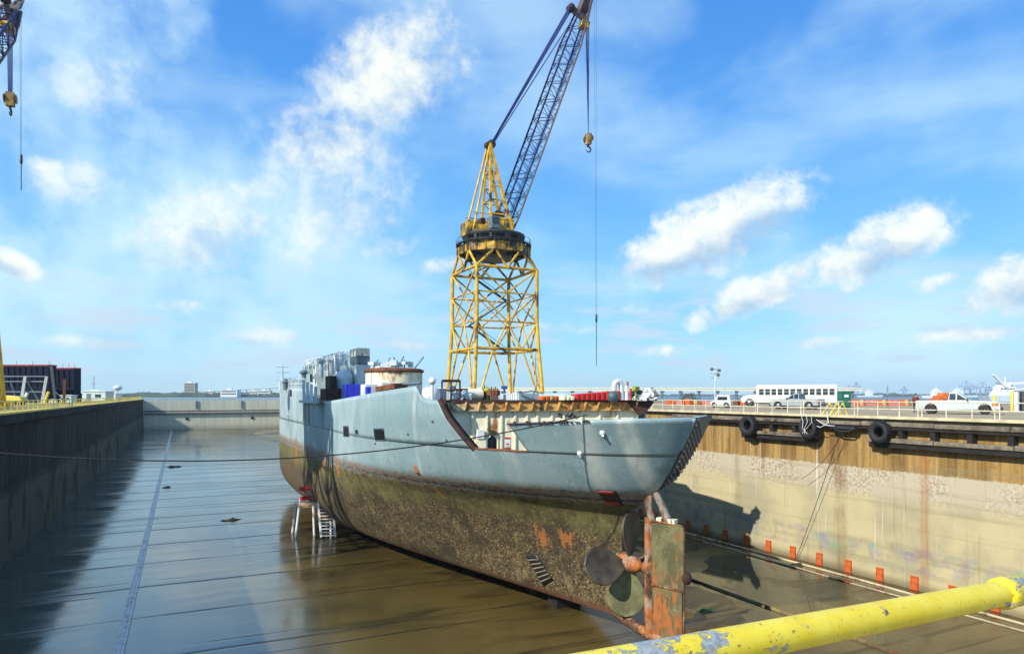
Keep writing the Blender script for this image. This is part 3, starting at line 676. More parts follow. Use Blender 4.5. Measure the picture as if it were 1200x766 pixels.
# openings and fittings on the port side --------------------------------------
def patch(pts, name, mat, out=.05, parent=ship, label=None, n=5):
    (a, b_, c, d) = pts; q = MB(); rows = []
    for i in range(n+1):
        row = []
        for j in range(n+1):
            u, v = i/n, j/n
            x = (a[0]*(1-u)+b_[0]*u)*(1-v)+(d[0]*(1-u)+c[0]*u)*v; y = (a[1]*(1-u)+b_[1]*u)*(1-v)+(d[1]*(1-u)+c[1]*u)*v
            row.append(hit(x, y, out))
        rows.append(row)
    q.grid(rows, 0, True); o = part(q, name, mat, parent, label=label); s = o.modifiers.new('Solidify', 'SOLIDIFY'); s.thickness = .05; s.offset = 0; return o
def rectpx(x0, y0, x1, y1, sk=0): return [(x0,y0),(x1,y0),(x1+sk,y1),(x0+sk,y1)]
def window(x0, y0, x1, y1, sk=1):
    o = patch(rectpx(x0, y0, x1, y1, sk), 'window', M['black'], .05); n = 4
    pp = rectpx(x0, y0, x1, y1, sk); q = MB(); q.path([hit(*p, .08) for p in pp+[pp[0]]], .045, 4); f = q.build('window_frame', M['greydark']); f.parent = o
window(402.5, 499, 408.5, 511, .3); window(438, 502, 449.5, 515.5, 1.5); window(416.5, 503.5, 419.5, 508, .2); window(339.5, 456.5, 342, 464, 0)
patch(rectpx(336.5, 480, 339, 487, 0), 'draught_plate', M['white'])
patch([(484.5,545),(486.5,545),(490.5,554.5),(487.5,554.5)], 'scupper', M['orange'])
patch([(700,574),(722,576),(731,591.5),(709,589)], 'draught_marking', M['black'], .05)
patch([(701,575.2),(719,576.5),(720,578.5),(702,577.4)], 'marking_stripe', M['red'], .11); patch([(707,586.5),(725,588.5),(727,591),(709,589)], 'marking_stripe', M['red'], .11)
for px, py in ((706,507), (679.5,531), (440,519), (523,515), (507,493), (478,508)):
    p = hit(px, py, .0); q = MB(); big = px > 600
    q.ball(p, .16 if big else .10, 8); 
    if big: q.beam(p, p+Vector((-.06,-.12,-.2)), .10)
    part(q, 'mooring_eye', M['offwhite'] if big else M['greydark'])
# sea chest grating
q = MB(); lv = [(617,650.5),(626,650),(643.5,677),(644,685.5),(637,684.5)]
sc_ = patch([(616.5,651),(629,649.5),(648,679),(637,686)], 'sea_chest', M['black'], .06)
q = MB()
for i in range(1, 7):
    f = i/7; a = (616.5+(637-616.5)*f, 651+35*f); b_ = (629+19*f, 649.5+29.5*f)
    q.path([hit(a[0]+(b_[0]-a[0])*k/3, a[1]+(b_[1]-a[1])*k/3+1.5*(k/3), .12) for k in range(4)], .05, 4)
o = q.build('grating', M['timber']); o.parent = sc_
# stern frame, rudder, propeller -----------------------------------------------
MRUD = None
def rudder_mat():
    m, t, b = newmat('rudder_weed_and_rust'); v = t.obj()
    n = t.noise(v, .9, 6, .65); n2 = t.noise(t.scale(v, (1, 1, .25)), 2.4, 6, .7)
    c = t.mix(t.rng(n, .4, .6), (.085,.085,.035), (.17,.16,.07)); x, y, z = t.xyz(v)
    r = t.rng(t.m('ADD', n2, t.rng(z, -5.6, -10.2, -.09, .09)), .51, .59)
    c = t.mix(r, c, t.mix(t.rng(n, .45, .6), (.36,.115,.022), (.16,.07,.025))); c = t.mix(t.rng(t.noise(v, 3, 4, .7), .58, .66), c, (.20,.19,.11))
    t.put(b.inputs['Base Color'], c); b.inputs['Roughness'].default_value = .8; t.put(b.inputs['Normal'], t.bump(n2, .5, .05)); return m
MRUD = rudder_mat(); MEDGE = pm('rudder_edge_primer', (.38,.125,.028), .75, rust=.5, rcol=(.13,.06,.03), var=.4, sc=1.4, col2=(.36,.27,.19))
RA = Vector((W(759, 600, 36.3).x, W(759, 600, 36.3).y, 0)); RB = Vector((W(801, 600, 34.9).x, W(801, 600, 34.9).y, 0))
rd = (RB-RA).normalized(); rn = Vector((rd.y, -rd.x, 0))
def rpt(s, z, o=0): return RA+rd*s+rn*o+Vector((0,0,z))
CH = (RB-RA).length; ZR0, ZR1, ZRM = -10.95, -4.95, -8.35
def foil(z0, z1, s0, s1, th, name, mat, topcut=0):
    q = MB(); P = []; N = 8
    for z in (z0, z1):
        ring = [rpt(s0+(s1-s0)*i/N, z+(topcut*(i/N) if z == z1 else 0), th/2*(1-(max(0, i/N-.3)/.7)**2*.7)) for i in range(N+1)]+[rpt(s0+(s1-s0)*i/N, z+(topcut*(i/N) if z == z1 else 0), -th/2*(1-(max(0, i/N-.3)/.7)**2*.7)) for i in range(N, -1, -1)]
        P.append(ring)
    n = len(P[0]); q.add(P[0]+P[1], [(i, (i+1)%n, (i+1)%n+n, i+n) for i in range(n)]+[tuple(range(n))[::-1], tuple(range(n, 2*n))])
    return part(q, name, mat)
rud = foil(ZRM+.02, ZR1, .34, CH, .42, 'rudder', MRUD, -.15); foil(ZR0, ZRM, .34, CH-.06, .36, 'rudder', MRUD)
foil(ZR0-.05, ZR1+.1, -.04, .30, .5, 'rudder_post', MEDGE)
q = MB()
for z in (ZRM, ZR1-.05): q.path([rpt(.34, z+.02, .24), rpt(CH*.5, z, .22), rpt(CH, z-.08, .06)], .05, 5)
q.path([rpt(CH+.02, ZR0, 0), rpt(CH+.02, ZR1-.2, 0)], .06, 6); q.path([rpt(.34, ZR0, .2), rpt(.34, ZR1, .22)], .035, 5)
o = q.build('rudder_edge', MEDGE); o.parent = rud
q = MB(); q.path([rpt(.3, ZR1-.1, 0), rpt(.05, -4.2, 0), rpt(.15, -3.5, 0)], [.2, .22, .25], 8); part(q, 'rudder_stock', pm('stock_pale', (.30,.26,.21), .75, rust=.6, sc=2, rcol=(.22,.08,.03)))
q = MB(); q.path([rpt(1.25, ZR1-.05, 0), rpt(.85, -4.2, 0), rpt(.45, -3.45, 0)], [.24, .20, .2], 8); part(q, 'rudder_stock', pm('stock_pale2', (.27,.25,.22), .75, rust=.5, sc=2, rcol=(.22,.10,.04)))
q = MB()
for s_, w in ((.75, .3), (1.35, .22), (1.6, .16)): q.cbox(rpt(s_, ZR1+.04, 0), (w, .4, .24), rz=math.atan2(rd.y, rd.x))
part(q, 'rudder_coupling', M['cream'], bevel=.04)
q = MB(); q.lathe([(.001,-.3),(.36,-.3),(.42,0),(.36,.3),(.001,.3)], (rpt(.12,-7.55,0).x+.0, rpt(.12,-7.55,0).y, -7.55), 'Y', 14); part(q, 'rudder_pintle', MEDGE)
q = MB(); q.ball(rpt(CH+.12, -7.75, -.1), (.28,.28,.36), 10); part(q, 'rudder_bearing', M['rustdark'])
# sole piece
q = MB(); q.path([(CX, 33.0, -10.75), (CX+.0, 31.6, -10.98), tuple(rpt(.1, -11.1)), tuple(rpt(1.6, -11.05))], [.28,.30,.26,.22], 8); part(q, 'sole_piece', MEDGE)
# propeller
HY = 31.25; HZ = -7.72
MPB = pm('blade_bronze_lit', (.20,.205,.095), .5, metal=.0, var=.4, sc=1.2, bump=.3)  # paler copy: sunlight on the lower blade put into the colour
MPD = pm('blade_shaded_stained', (.075,.065,.045), .6, var=.5, sc=1.2, bump=.35, rust=.12, streak=False)  # darker copy: shade on the other blades put into the colour, plus rust
pr = MB(); [pr.ball((CX+.47*math.cos(a_), HY-.1, HZ+.47*math.sin(a_)), .06, 6) for a_ in [k_*.52 for k_ in range(12)]]; pr.lathe([(.001,-.95),(.22,-.9),(.42,-.55),(.5,0),(.52,.5),(.5,1.2)], (CX, HY, HZ), 'Y', 18)
prop = part(pr, 'propeller', MEDGE)
def blade(ang, tilt=.62, mat=MPD):
    q = MB(); rows = []; NR, NC = 14, 8
    for i in range(NR+1):
        f = i/NR; r = .40+f*2.55; w = 1.22*math.sin(math.pi*min(1, (f*.93+.06)))**.62*(.55+.6*f) if f < 1 else .12
        pt = tilt*(1-.35*f); row = []
        for j in range(NC+1):
            u = (j/NC-.5)*2*w; camber = .07*(1-(2*j/NC-1)**2)
            lx, ly = u*math.cos(pt), u*math.sin(pt)+camber       # across the blade / along the shaft
            row.append((lx, ly, r))
        rows.append(row)
    q.grid(rows, 0, True)
    q.move(Matrix.Translation((CX, HY, HZ)) @ Matrix.Rotation(ang, 4, 'Y'))
    o = q.build('blade', mat); o.parent = prop; s = o.modifiers.new('Solidify', 'SOLIDIFY'); s.thickness = .14; s.offset = 0
    b_ = o.modifiers.new('Bevel', 'BEVEL'); b_.width = .05; b_.segments = 2
    return o
blade(R(-88)); blade(R(-172), mat=MPB); blade(R(2)); blade(R(92))
q = MB(); q.tube((CX, HY+.9, HZ), (CX, 36, HZ), .55, 14); part(q, 'stern_tube', MPD)
# ------------------------------------------------------------------ works on the forward decks
def boxpx(name, x0, y0, x1, y1, d, depth, mat, parent=ship, m=None, bevel=.04, z0=None):
    """upright block aligned with the ship whose aft/port corner region covers these columns at distance d"""
    a = W(x0, y1, d); b_ = W(x1, y0, d); mb = MB()
    yy = (a.y+b_.y)/2; xa, xb = wx(x0, yy), wx(x1, yy)
    # port side plane also shows, so shrink the aft face a little
    w = (xb-xa)*.8; mb.box((xb-w, yy, a.z if z0 is None else z0), (xb, yy+depth, b_.z)); return part(mb, name, mat, parent, bevel=bevel)
boxpx('superstructure', 354, 434, 372, 470, 82, 3, M['greylight'], z0=1.2)
boxpx('superstructure', 366, 426, 392, 470, 80, 4, M['greylight'], z0=1.2)
boxpx('superstructure', 386, 422, 428, 470, 76, 7, M['greylight'], z0=1.2)
boxpx('superstructure', 404, 427, 434, 470, 70, 5, M['grey'], z0=1.2)
boxpx('funnel', 416, 418, 433.5, 452, 68, 3.2, M['greylight'], z0=1.2)
fn = boxpx('funnel_top', 416, 417, 433.5, 427, 67.9, 3.3, M['greydark'])
boxpx('funnel_top', 415.5, 407.5, 433.5, 417, 67.8, 3.4, pm('funnel_cream', (.60,.62,.52), .6, rust=.3, sc=1.5))
# sloping fore roof
q = MB(); a = W(353, 432, 84); q.prism([(a.y, a.z),(a.y+2.0, a.z-1.0),(a.y+2.0, 1.2),(a.y, 1.2)], a.x+.6, a.x+4.2, 0, 'X'); part(q, 'superstructure', M['offwhite'])
# pipes, ducts, masts, vents above the house
random.seed(11)
for i in range(26):
    px = 356+i*2.45+random.uniform(-1, 1); d = 73+random.uniform(0, 8); yt = 430-12*min(1, (px-352)/40)+random.uniform(-5, 5); yb = yt+random.uniform(8, 24)
    a, b_ = W(px, yt, d), W(px, yb, d); q = MB(); k = random.random(); mt = random.choice([M['greylight'], M['white'], M['offwhite'], M['grey'], M['greydark']])
    if k < .45: q.tube((a.x,a.y,a.z), (a.x,a.y,b_.z), random.uniform(.06,.2), 7); nm = 'pipe'
    elif k < .7: q.tube((a.x,a.y,b_.z), (a.x,a.y,a.z-.4), .25, 9); q.ball((a.x,a.y,a.z-.3), (.5,.5,.3), 9); nm = 'vent'
    else: q.box((a.x-.5,a.y-.4,b_.z), (a.x+.5,a.y+.5,a.z)); nm = 'deck_locker'
    part(q, nm, mt)
for i in range(16):
    px = 357+i*4.6; d = 78-i*.4; a = W(px, 424-10*min(1, i/8), d); b_ = W(px+5, 422-10*min(1, i/8), d); q = MB(); q.tube(a, b_, .07, 5); q.tube(a, (a.x,a.y,a.z-1.2), .06, 5)
    q.tube((a.x,a.y,a.z-.6), (b_.x,b_.y,b_.z-.6), .05, 5); part(q, 'railing', M['greylight'])
# big white dome
a = W(403, 452, 69); q = MB(); q.lathe([(1.0,0),(1.0,1.2),(.9,1.75),(.62,2.1),(.25,2.3),(.001,2.35)], (a.x, a.y, 1.9), 'Z', 18, sx=.9, sy=.9)
q.lathe([(1.08,-.9),(1.08,0)], (a.x, a.y, 1.9), 'Z', 18); part(q, 'dome', pm('dome_paint', (.50,.62,.68), .4, var=.1))
boxpx('deck_house_dark', 385, 440, 394.5, 456, 67, 2.5, M['timberdark'], z0=1.2)
boxpx('deck_house_dark', 376, 455, 405, 470, 66, 3, M['rustdark'], z0=.2)
# sponson with boat davits at the break
q = MB(); Y0, Y1 = Yp(384, 1.4), Yp(361, 1.4); q.box((CX-11.6, Y0+1.5, .85), (CX-10.2, Y1, 1.1)); part(q, 'sponson', M['grey'])
for f in (.1, .35, .6, .85):
    y = Y0+1.5+(Y1-Y0-1.5)*f; q = MB(); q.box((CX-11.4, y-.12, -1.2), (CX-10.9, y+.12, .85)); q.box((CX-11.45, y-.1, 1.1), (CX-11.2, y+.1, 2.3+f)); part(q, 'davit_post', M['greylight'] if f > .3 else M['grey'])
q = MB(); q.box((CX-11.35, Y0+5, -.9), (CX-10.75, Y1-2, .1)); part(q, 'sponson_box', M['greydark'])
# bulwark rail forward
for i in range(26):
    y = 74.5+i*.9; x = CX-hb(y, .4)+.15; z = ztop_fwd(min(y, YB-.2)); q = MB(); q.tube((x,y,z-.1), (x,y,z+1.05), .05, 5); part(q, 'rail_post', M['greylight'])
q = MB()
for dz in (.5, 1.05): q.path([(CX-hb(y, .4)+.15, y, ztop_fwd(min(y, YB-.2))+dz) for y in range(75, 98, 2)], .05, 5)
part(q, 'rail', M['greylight'])
q = MB(); q.box((CX-hb(80,.4)+.3, 78, 2.2), (CX-hb(80,.4)+.36, 94, 3.1)); part(q, 'canvas_dodger', M['grey'])
for px, k in ((345.5, 0), (340, 0), (334.5, 1)):
    a = W(px, 449, 84); q = MB(); q.tube((a.x,a.y,2.2), (a.x,a.y,3.2), .3, 8); q.ball((a.x,a.y,3.3), .42, 8); part(q, 'vent', M['greydark'])
a = W(331, 425, 89); q = MB(); q.tube((a.x,a.y,2.2), (a.x,a.y,a.z), .16, 6, .06); 
for z in (3.6, 4.6, 5.3): q.tube((a.x-.8,a.y,z), (a.x+.8,a.y,z), .07, 5)
q.box((a.x-.4,a.y-.4,2.2), (a.x+.4,a.y+.4,3.4)); part(q, 'mast', M['greylight'])
# round cream coaming with rusty roof
a = W(461.5, 450, 58); rr = 2.42; q = MB(); q.lathe([(rr,1.15),(rr,3.55)], (a.x, a.y, 0), 'Z', 12, sy=1.1); th = part(q, 'gun_house', M['cream'])
q = MB(); q.lathe([(.01,3.95),(rr*.9,3.85),(rr+.12,3.72),(rr+.12,3.52),(rr,3.5)], (a.x, a.y, 0), 'Z', 12, sy=1.1); o = q.build('roof_rim', M['rust']); o.parent = th
q = MB()
for i in range(14):
    t_ = random.uniform(0, 6.28); r = random.uniform(.2, 1.9); x, y = a.x+r*math.cos(t_), a.y+r*math.sin(t_); q = MB(); q.cbox((x, y, 4.05+random.uniform(0,.25)), (random.uniform(.3,1.2), random.uniform(.2,.7), random.uniform(.15,.5)), 0, random.uniform(0,3)); o = q.build('roof_scrap', M['greylight']); o.parent = th
q = MB()
for i in range(6):
    x = a.x+random.uniform(-1.8,1.8); y = a.y+random.uniform(-1.5,1.5); q.tube((x,y,3.9), (x+random.uniform(-.9,.9), y, 4.5+random.uniform(0,.5)), .06, 5)
o = q.build('roof_pipe', M['greydark']); o.parent = th
for px in (436, 439, 450, 458):
    b_ = W(px, 440, 56.2); q = MB(); q.tube((b_.x,b_.y,1.2), (b_.x,b_.y,3.6), .09, 6); o = q.build('downpipe', M['offwhite'] if px > 440 else M['greydark']); o.parent = th
boxpx('deck_house', 424, 450, 445, 466, 54, 1.6, M['offwhite'], z0=1.1)
boxpx('deck_house', 444, 448, 462, 462, 52.5, 1.2, M['offwhite'], z0=1.1)
q = MB(); a, b_ = W(448, 456, 50), W(470, 452, 48.5); q.beam(a, b_, 1.2, .35); part(q, 'torn_plate', M['rust'])
q = MB(); a, b_ = W(466, 450.5, 49.5), W(493, 448.5, 46.5); q.tube(a, b_, .10, 6); part(q, 'pipe', M['greydark'])
a = W(505, 467, 47); q = MB(); q.lathe([(.60,0),(.64,.4),(.56,.8),(.35,.92),(.01,.94)], (a.x,a.y,1.25), 'Z', 16); part(q, 'vent', M['offwhite'])
a = W(506.5, 449, 45.5); q = MB(); q.ball((a.x,a.y,2.55), .26, 12); q.tube((a.x,a.y,1.2),(a.x,a.y,2.4), .10, 8); part(q, 'radome', M['offwhite'])
# ------------------------------------------------------------------ clutter along the flight-deck edge
W0 = W
def W(px, py, d): return W0(px, py, d+(3.4 if px < 575 else 2.2 if px < 625 else .9 if px < 660 else 0) if d < 51 else d)
def fd_tube(name, px, y0, y1, r, mat, d=47, n=10):
    a = W(px, y0, d); b_ = W(px, y1, d); q = MB(); q.tube((a.x,a.y,FZ if y1 > 465 else b_.z), (a.x,a.y,a.z), r, n); return part(q, name, mat)
a, b_ = W(518, 446, 46), W(539, 446, 46.5); q = MB()
for s_ in (0, .5, 1): p = a.lerp(b_, s_); q.tube((p.x,p.y,FZ), (p.x,p.y,p.z), .07, 6)
q.tube(a, b_, .1, 6); q.tube((a.x,a.y,a.z-.7), (b_.x,b_.y,b_.z-.7), .06, 5); part(q, 'pipe_frame', M['rustdark'])
q = MB(); a = W(514, 455, 45); q.box((a.x-.4,a.y-.3,FZ), (a.x+.5,a.y+.5,a.z)); part(q, 'deck_locker', M['greydark'], bevel=.04)
fd_tube('tank', 523, 456, 468, .42, M['offwhite']); fd_tube('tank', 530, 452, 468, .3, M['greydark'], 47.5)
q = MB(); a = W(540, 462, 47)
for i in range(5): q.cbox((a.x+(i-2)*.32, a.y, FZ+.3+.1*(i%2)), (.45,.5,.55), 0, i*.7, i*.3)
part(q, 'crumpled_cover', M['greylight'], bevel=.06)
q = MB(); a = W(557, 464, 48); q.lathe([(.44,-.5),(.44,.5)], (a.x,a.y,FZ+.42), 'X', 14); q.lathe([(.01,-.5),(.44,-.5)], (a.x,a.y,FZ+.42), 'X', 14); q.lathe([(.44,.5),(.01,.5)], (a.x,a.y,FZ+.42), 'X', 14); part(q, 'drum', M['cream'])
q = MB(); a = W(551, 455, 49); q.box((a.x-.9,a.y,FZ), (a.x+1.2,a.y+.8,a.z)); part(q, 'winch_house', M['rustdark'], bevel=.05)
q = MB(); a = W(568, 450, 48.5); q.lathe([(.28,FZ),(.2,a.z-.8),(.01,a.z)], (a.x,a.y,0), 'Z', 8); part(q, 'cone', M['black'])
q = MB(); a = W(571, 457, 48.3); q.ball((a.x,a.y,a.z), (.3,.3,.22), 8); q.tube((a.x,a.y,FZ),(a.x,a.y,a.z),.12,6); part(q, 'lamp_housing', M['lime'])
q = MB()
for i in range(6): a = W(571+i*2.4, 453+(i%2)*1.5, 48.4); q.tube((a.x,a.y,FZ), (a.x,a.y,a.z), .06, 5)
a, b_ = W(570, 460, 48.4), W(584, 460, 48.4); q.beam(a, b_, .3, .4); part(q, 'broken_railing', M['rust'])
q = MB(); a = W(591, 452, 49); q.tube((a.x,a.y,FZ),(a.x,a.y,a.z),.07,6); q.box((a.x-.2,a.y-.15,a.z-.25),(a.x+.2,a.y+.15,a.z)); part(q, 'deck_lamp', pm('blue_paint', (.03,.12,.45), .5))
q = MB()
for i in range(6): a = W(592+i*2.6, 461-(i%3), 49); q.tube((a.x,a.y,FZ),(a.x,a.y,a.z),.12,6)
part(q, 'pipe_stubs', M['white'])
q = MB(); a, b_ = W(606, 461, 49), W(634, 461, 50.5); q.box((a.x,a.y-.3,FZ),(b_.x,a.y+.5,a.z)); hb_ = part(q, 'hatch', M['grey'])
q = MB(); c_ = (a+b_)/2
q.beam(a+Vector((0,-.4,0)), (c_.x,c_.y-.4,c_.z+.2), .1); q.beam((c_.x,c_.y-.4,c_.z+.2), b_+Vector((0,-.4,0)), .1); q.tube((c_.x,c_.y-.4,c_.z-.4),(c_.x+.5,c_.y-.4,c_.z+.7),.05,5); o = q.build('hatch_stay', M['greydark']); o.parent = hb_
q = MB(); a = W(716.5, 466, 49); q.ball((a.x,a.y-.2,FZ+.25), (.42,.42,.42), 12); part(q, 'buoy', pm('green_grey', (.05,.12,.12), .5))
q = MB(); a = W(728, 452, 50); pts = [(a.x-.62,a.y,a.z-.35)]+[(a.x-.31+.31*math.cos(math.pi-math.pi*i/6)*1.0, a.y, a.z+.0+.33*math.sin(math.pi*i/6)) for i in range(7)]+[(a.x,a.y,FZ)]
q.path(pts, .19, 10); part(q, 'gooseneck_vent', M['offwhite'])
fd_tube('post', 734.5, 452, 468, .12, M['offwhite'], 50); fd_tube('post', 735.5, 447, 455, .07, M['red'], 50); fd_tube('post', 739, 455, 468, .09, M['red'], 50)
q = MB(); a = W(745, 455, 50); q.cbox((a.x,a.y,a.z), (.5,.3,.3), 0, .3, .2); q.tube((a.x,a.y,FZ),(a.x,a.y,a.z),.06,5); part(q, 'hose_coil', M['lime'])
def torn():
    m, t, b = newmat('torn_sheet'); v = t.obj(); n = t.noise(v, 1.7, 4, .6, 1.5)
    t.put(b.inputs['Base Color'], t.mix(t.rng(n, .47, .52), (.70,.72,.68), (.05,.06,.07))); b.inputs['Roughness'].default_value = .6; return m
q = MB(); rows = []
for j in range(6):
    row = []
    for i in range(12):
        px = 743+i*2.6; top = 458-5*i/11; py = 468.5+(top-468.5)*j/5; w = W(px, py, 50); row.append((w.x, w.y+.35*mnoise.noise(Vector((i*.5, j*.6, 2)))+.5*j/5, w.z))
    rows.append(row)
q.grid(rows, 0, False); o = part(q, 'torn_screen', torn()); s = o.modifiers.new('Solidify', 'SOLIDIFY'); s.thickness = .08
# things left lying on deck: top-level
def crate(px0, px1, y0, y1, d, depth, mat, name, label, cat, group=None, z0=FZ):
    a, b_ = W(px0, y1, d), W(px1, y0, d); q = MB(); w = abs(b_.x-a.x)*.96; h = b_.z-z0
    q.box((-w/2, 0, 0), (w/2, depth, h)); 
    for k in range(3): q.box((-w/2+.05+k*(w-.16)/2, -.03, .05), (-w/2+.11+k*(w-.16)/2, 0.0, h-.05))
    o = q.build(name, mat, None, ((a.x+b_.x)/2, a.y, z0), bevel=.02); return tag(o, label, cat, group)
ordw = ['first','second','third','fourth','fifth','sixth','seventh','eighth','ninth','tenth','eleventh','twelfth','thirteenth','fourteenth','fifteenth','sixteenth','seventeenth','eighteenth','nineteenth','twentieth','twenty-first','twenty-second']
for i in range(9):
    crate(676+i*5.9, 681+i*5.9, 461.5-i*.45, 468, 49.6, .9, M['red'], 'red_crate', 'red crate on the ship deck edge, %s from the left in the red row' % ordw[i], 'crate', 'red crates lined up on the ship deck')
for i in range(8):
    crate(636+i*4.9, 640+i*4.9, 464.2-(i%3)*.5, 468, 49.4, .7, [M['orange'], M['orange'], M['creamrust']][i%3] if i < 5 else M['cream'], 'low_box', ('low orange box' if i < 5 and i % 3 < 2 else 'low tan box')+' on the ship deck edge, %s from the crane leg' % ordw[i], 'box', 'low boxes in front of the red crates')
crate(405, 424, 450, 464, 60, 1.8, M['blue'], 'tarpaulin_crate', 'large bright blue tarpaulin-covered crate on the ship deck below the funnel', 'crate', None, 1.3)
crate(430, 435.5, 453, 461, 53, .6, M['blue'], 'tarpaulin_crate', 'small bright blue crate on the ship deck beneath the cream round house', 'crate', None, 1.3)
W = W0
# keel blocks
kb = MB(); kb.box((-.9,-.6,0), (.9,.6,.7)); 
blk = kb.build('keel_block', M['timberdark'], None, (CX, 38.5, ZF), bevel=.03); kc = MB(); kc.box((-.8,-.5,.7), (.8,.5,1.08)); kc.build('timber_cap', M['timberdark'], blk)  # blocks coloured near-black to carry the shadow under the hull
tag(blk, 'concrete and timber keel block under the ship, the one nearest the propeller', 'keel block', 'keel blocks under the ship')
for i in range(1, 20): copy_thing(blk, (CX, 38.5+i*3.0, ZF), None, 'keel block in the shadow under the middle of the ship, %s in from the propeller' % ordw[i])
# ================================================================ CRANES
def crane(name, loc, az, foot_r, reach, tip_z, label, group, hooks, detail=True):
    t = thing(name, label, 'crane', loc, 0, group)
    def P(mb, nm, mt, par=None, bevel=0): return mb.build(nm, mt, par or t, bevel=bevel)
    hs = {0: 6.9, 9.95: 6.25, 14.9: 6.0, 20.1: 6.0, 24.6: 6.0}; zl = sorted(hs)
    cs = [(-1,-1),(1,-1),(1,1),(-1,1)]
    for sx, sy in cs:
        q = MB()
        for a, b in zip(zl, zl[1:]): q.tube((sx*hs[a],sy*hs[a],a), (sx*hs[b],sy*hs[b],b), .36, 8)
        q.cbox((sx*hs[0],sy*hs[0],.45), (1.6,2.6,.9)); 
        for k in (-.8,.8): q.lathe([(.01,-.2),(.4,-.2),(.4,.2),(.01,.2)], (sx*hs[0],sy*hs[0]+k,.40), 'X', 12)
        P(q, 'leg', M['yellow'])
    for z in (9.95, 14.9, 20.1, 24.6):
        q = MB(); h = hs[z]; r = .27 if z in (9.95, 24.6) else .15
        for i in range(4): q.tube((cs[i][0]*h,cs[i][1]*h,z), (cs[(i+1)%4][0]*h,cs[(i+1)%4][1]*h,z), r, 6)
        P(q, 'ring_beam', M['yellow'])
    def fp(i, f, z):
        a, b = cs[i], cs[(i+1)%4]; h = hs[z]; return Vector((a[0]+(b[0]-a[0])*f, a[1]+(b[1]-a[1])*f, 0))*h+Vector((0,0,z))
    q = MB()
    for i in range(4):
        for f0, z0, f1, z1, r in ((0,24.6,.5,20.1,.17),(1,24.6,.5,20.1,.17),(0,20.1,.5,14.9,.17),(1,20.1,.5,14.9,.17),(0,14.9,.28,9.95,.18),(1,14.9,.72,9.95,.18),(.5,14.9,.28,9.95,.15),(.5,14.9,.72,9.95,.15),
                                  (.27,9.95,0.04,0,.2),(.73,9.95,.96,0,.2),(0.5,20.1,0,14.9,.11),(.5,20.1,1,14.9,.11)):
            q.tube(fp(i,f0,z0), fp(i,f1,z1), r, 6)
    P(q, 'bracing', M['yellow'])
    R0 = 6.7; zb, zt = 27.7, 29.9
    oc = [(R0*math.cos(R(22.5+45*k)), R0*math.sin(R(22.5+45*k))) for k in range(8)]
    q = MB()
    for i in range(4):
        c0, c1 = fp(i,0,24.6), fp(i,.5,24.6); c2 = fp(i,1,24.6)
        mid = Vector(((cs[i][0]+cs[(i+1)%4][0])/2, (cs[i][1]+cs[(i+1)%4][1])/2, 0)); tn = Vector((-mid.y, mid.x, 0))
        for s_ in (-1, 1):
            p = mid*6.05+tn*s_*2.5; p.z = zb+.2
            q.tube(c0 if s_ < 0 else c2, p, .24, 6); q.tube(c1, p, .24, 6)
    P(q, 'head_bracing', M['yellow'])
    q = MB(); q.prism(oc, zb+.25, zb+.5, 0, 'Z')
    for k in range(8): q.beam((oc[k][0]*.97,oc[k][1]*.97,zb+.1), (-oc[k][0]*.97,-oc[k][1]*.97,zb+.1), .5, .6)
    q.lathe([(3.2,zb-.8),(3.6,zb+.3)], (0,0,0), 'Z', 20); q.lathe([(.01,zb-.8),(3.2,zb-.8)], (0,0,0), 'Z', 20)
    P(q, 'platform_floor', M['darkgrey'])
    q = MB()
    for k in range(8):
        a, b = Vector((*oc[k],0)), Vector((*oc[(k+1)%8],0)); e = (b-a)
        q.beam(a+Vector((0,0,(zb+zt)/2-.25)), b+Vector((0,0,(zb+zt)/2-.25)), .22, 1.5)
        for f in (.0,.33,.67): p = a+e*f; p = p*1.012; q.beam((p.x,p.y,zb+.1), (p.x,p.y,zt-.35), .34, .34)
    P(q, 'platform_girder', M['dirtyyellow'])
    q = MB()
    for k in range(16):
        th_ = k/16*2*math.pi; x, y = 7.05*math.cos(th_), 7.05*math.sin(th_); q.tube((x,y,29.2),(x,y,30.6),.05,4)
        th2 = (k+1)/16*2*math.pi
        for z in (29.9, 30.6): q.tube((x,y,z),(7.05*math.cos(th2),7.05*math.sin(th2),z),.04,4)
    q.lathe([(6.3,29.6),(7.1,29.55),(7.1,29.65),(6.3,29.7)], (0,0,0), 'Z', 24)
    P(q, 'walkway_railing', M['dark'])
    q = MB(); q.lathe([(4.9,29.6),(5.2,30.0),(5.2,30.9),(5.9,31.0),(5.9,31.5),(.01,31.5)], (0,0,0), 'Z', 24)
    for k in range(12): q.cbox((5.3*math.cos(k*.524),5.3*math.sin(k*.524),30.5), (.9,.5,.8), 0, k*.524)
    P(q, 'slewing_ring', M['dark'])
    # revolving part, local x towards the boom
    up = bpy.data.objects.new('revolving_house', None)
    RM = Matrix.Rotation(az, 4, 'Z')
    def Q(mb, nm, mt, par=None, bevel=0): mb.move(RM); return P(mb, nm, mt, par, bevel)
    q = MB(); q.box((-5.0,-2.9,31.5),(3.6,2.9,31.8)); q.box((-1.2,-2.3,31.8),(3.2,2.3,34.2)); q.prism([(-1.3,34.2),(3.3,34.2),(2.9,34.6),(-.9,34.6)], -2.4, 2.4); q.box((-4.6,-2.0,31.8),(-1.25,2.0,33.0))
    for k in range(5): q.box((-1.1+k, -2.42, 31.9), (-.95+k, -2.3, 34.1)); q.box((-1.1+k, 2.3, 31.9), (-.95+k, 2.42, 34.1))
    mh = Q(q, 'machinery_house', M['yellow'], bevel=.05)
    for k in range(2):
        w = MB(); w.box((-.5+k*2, -2.46, 32.8), (.1+k*2, -2.41, 33.6)); w.move(RM); o = w.build('window', M['glass']); o.parent = mh
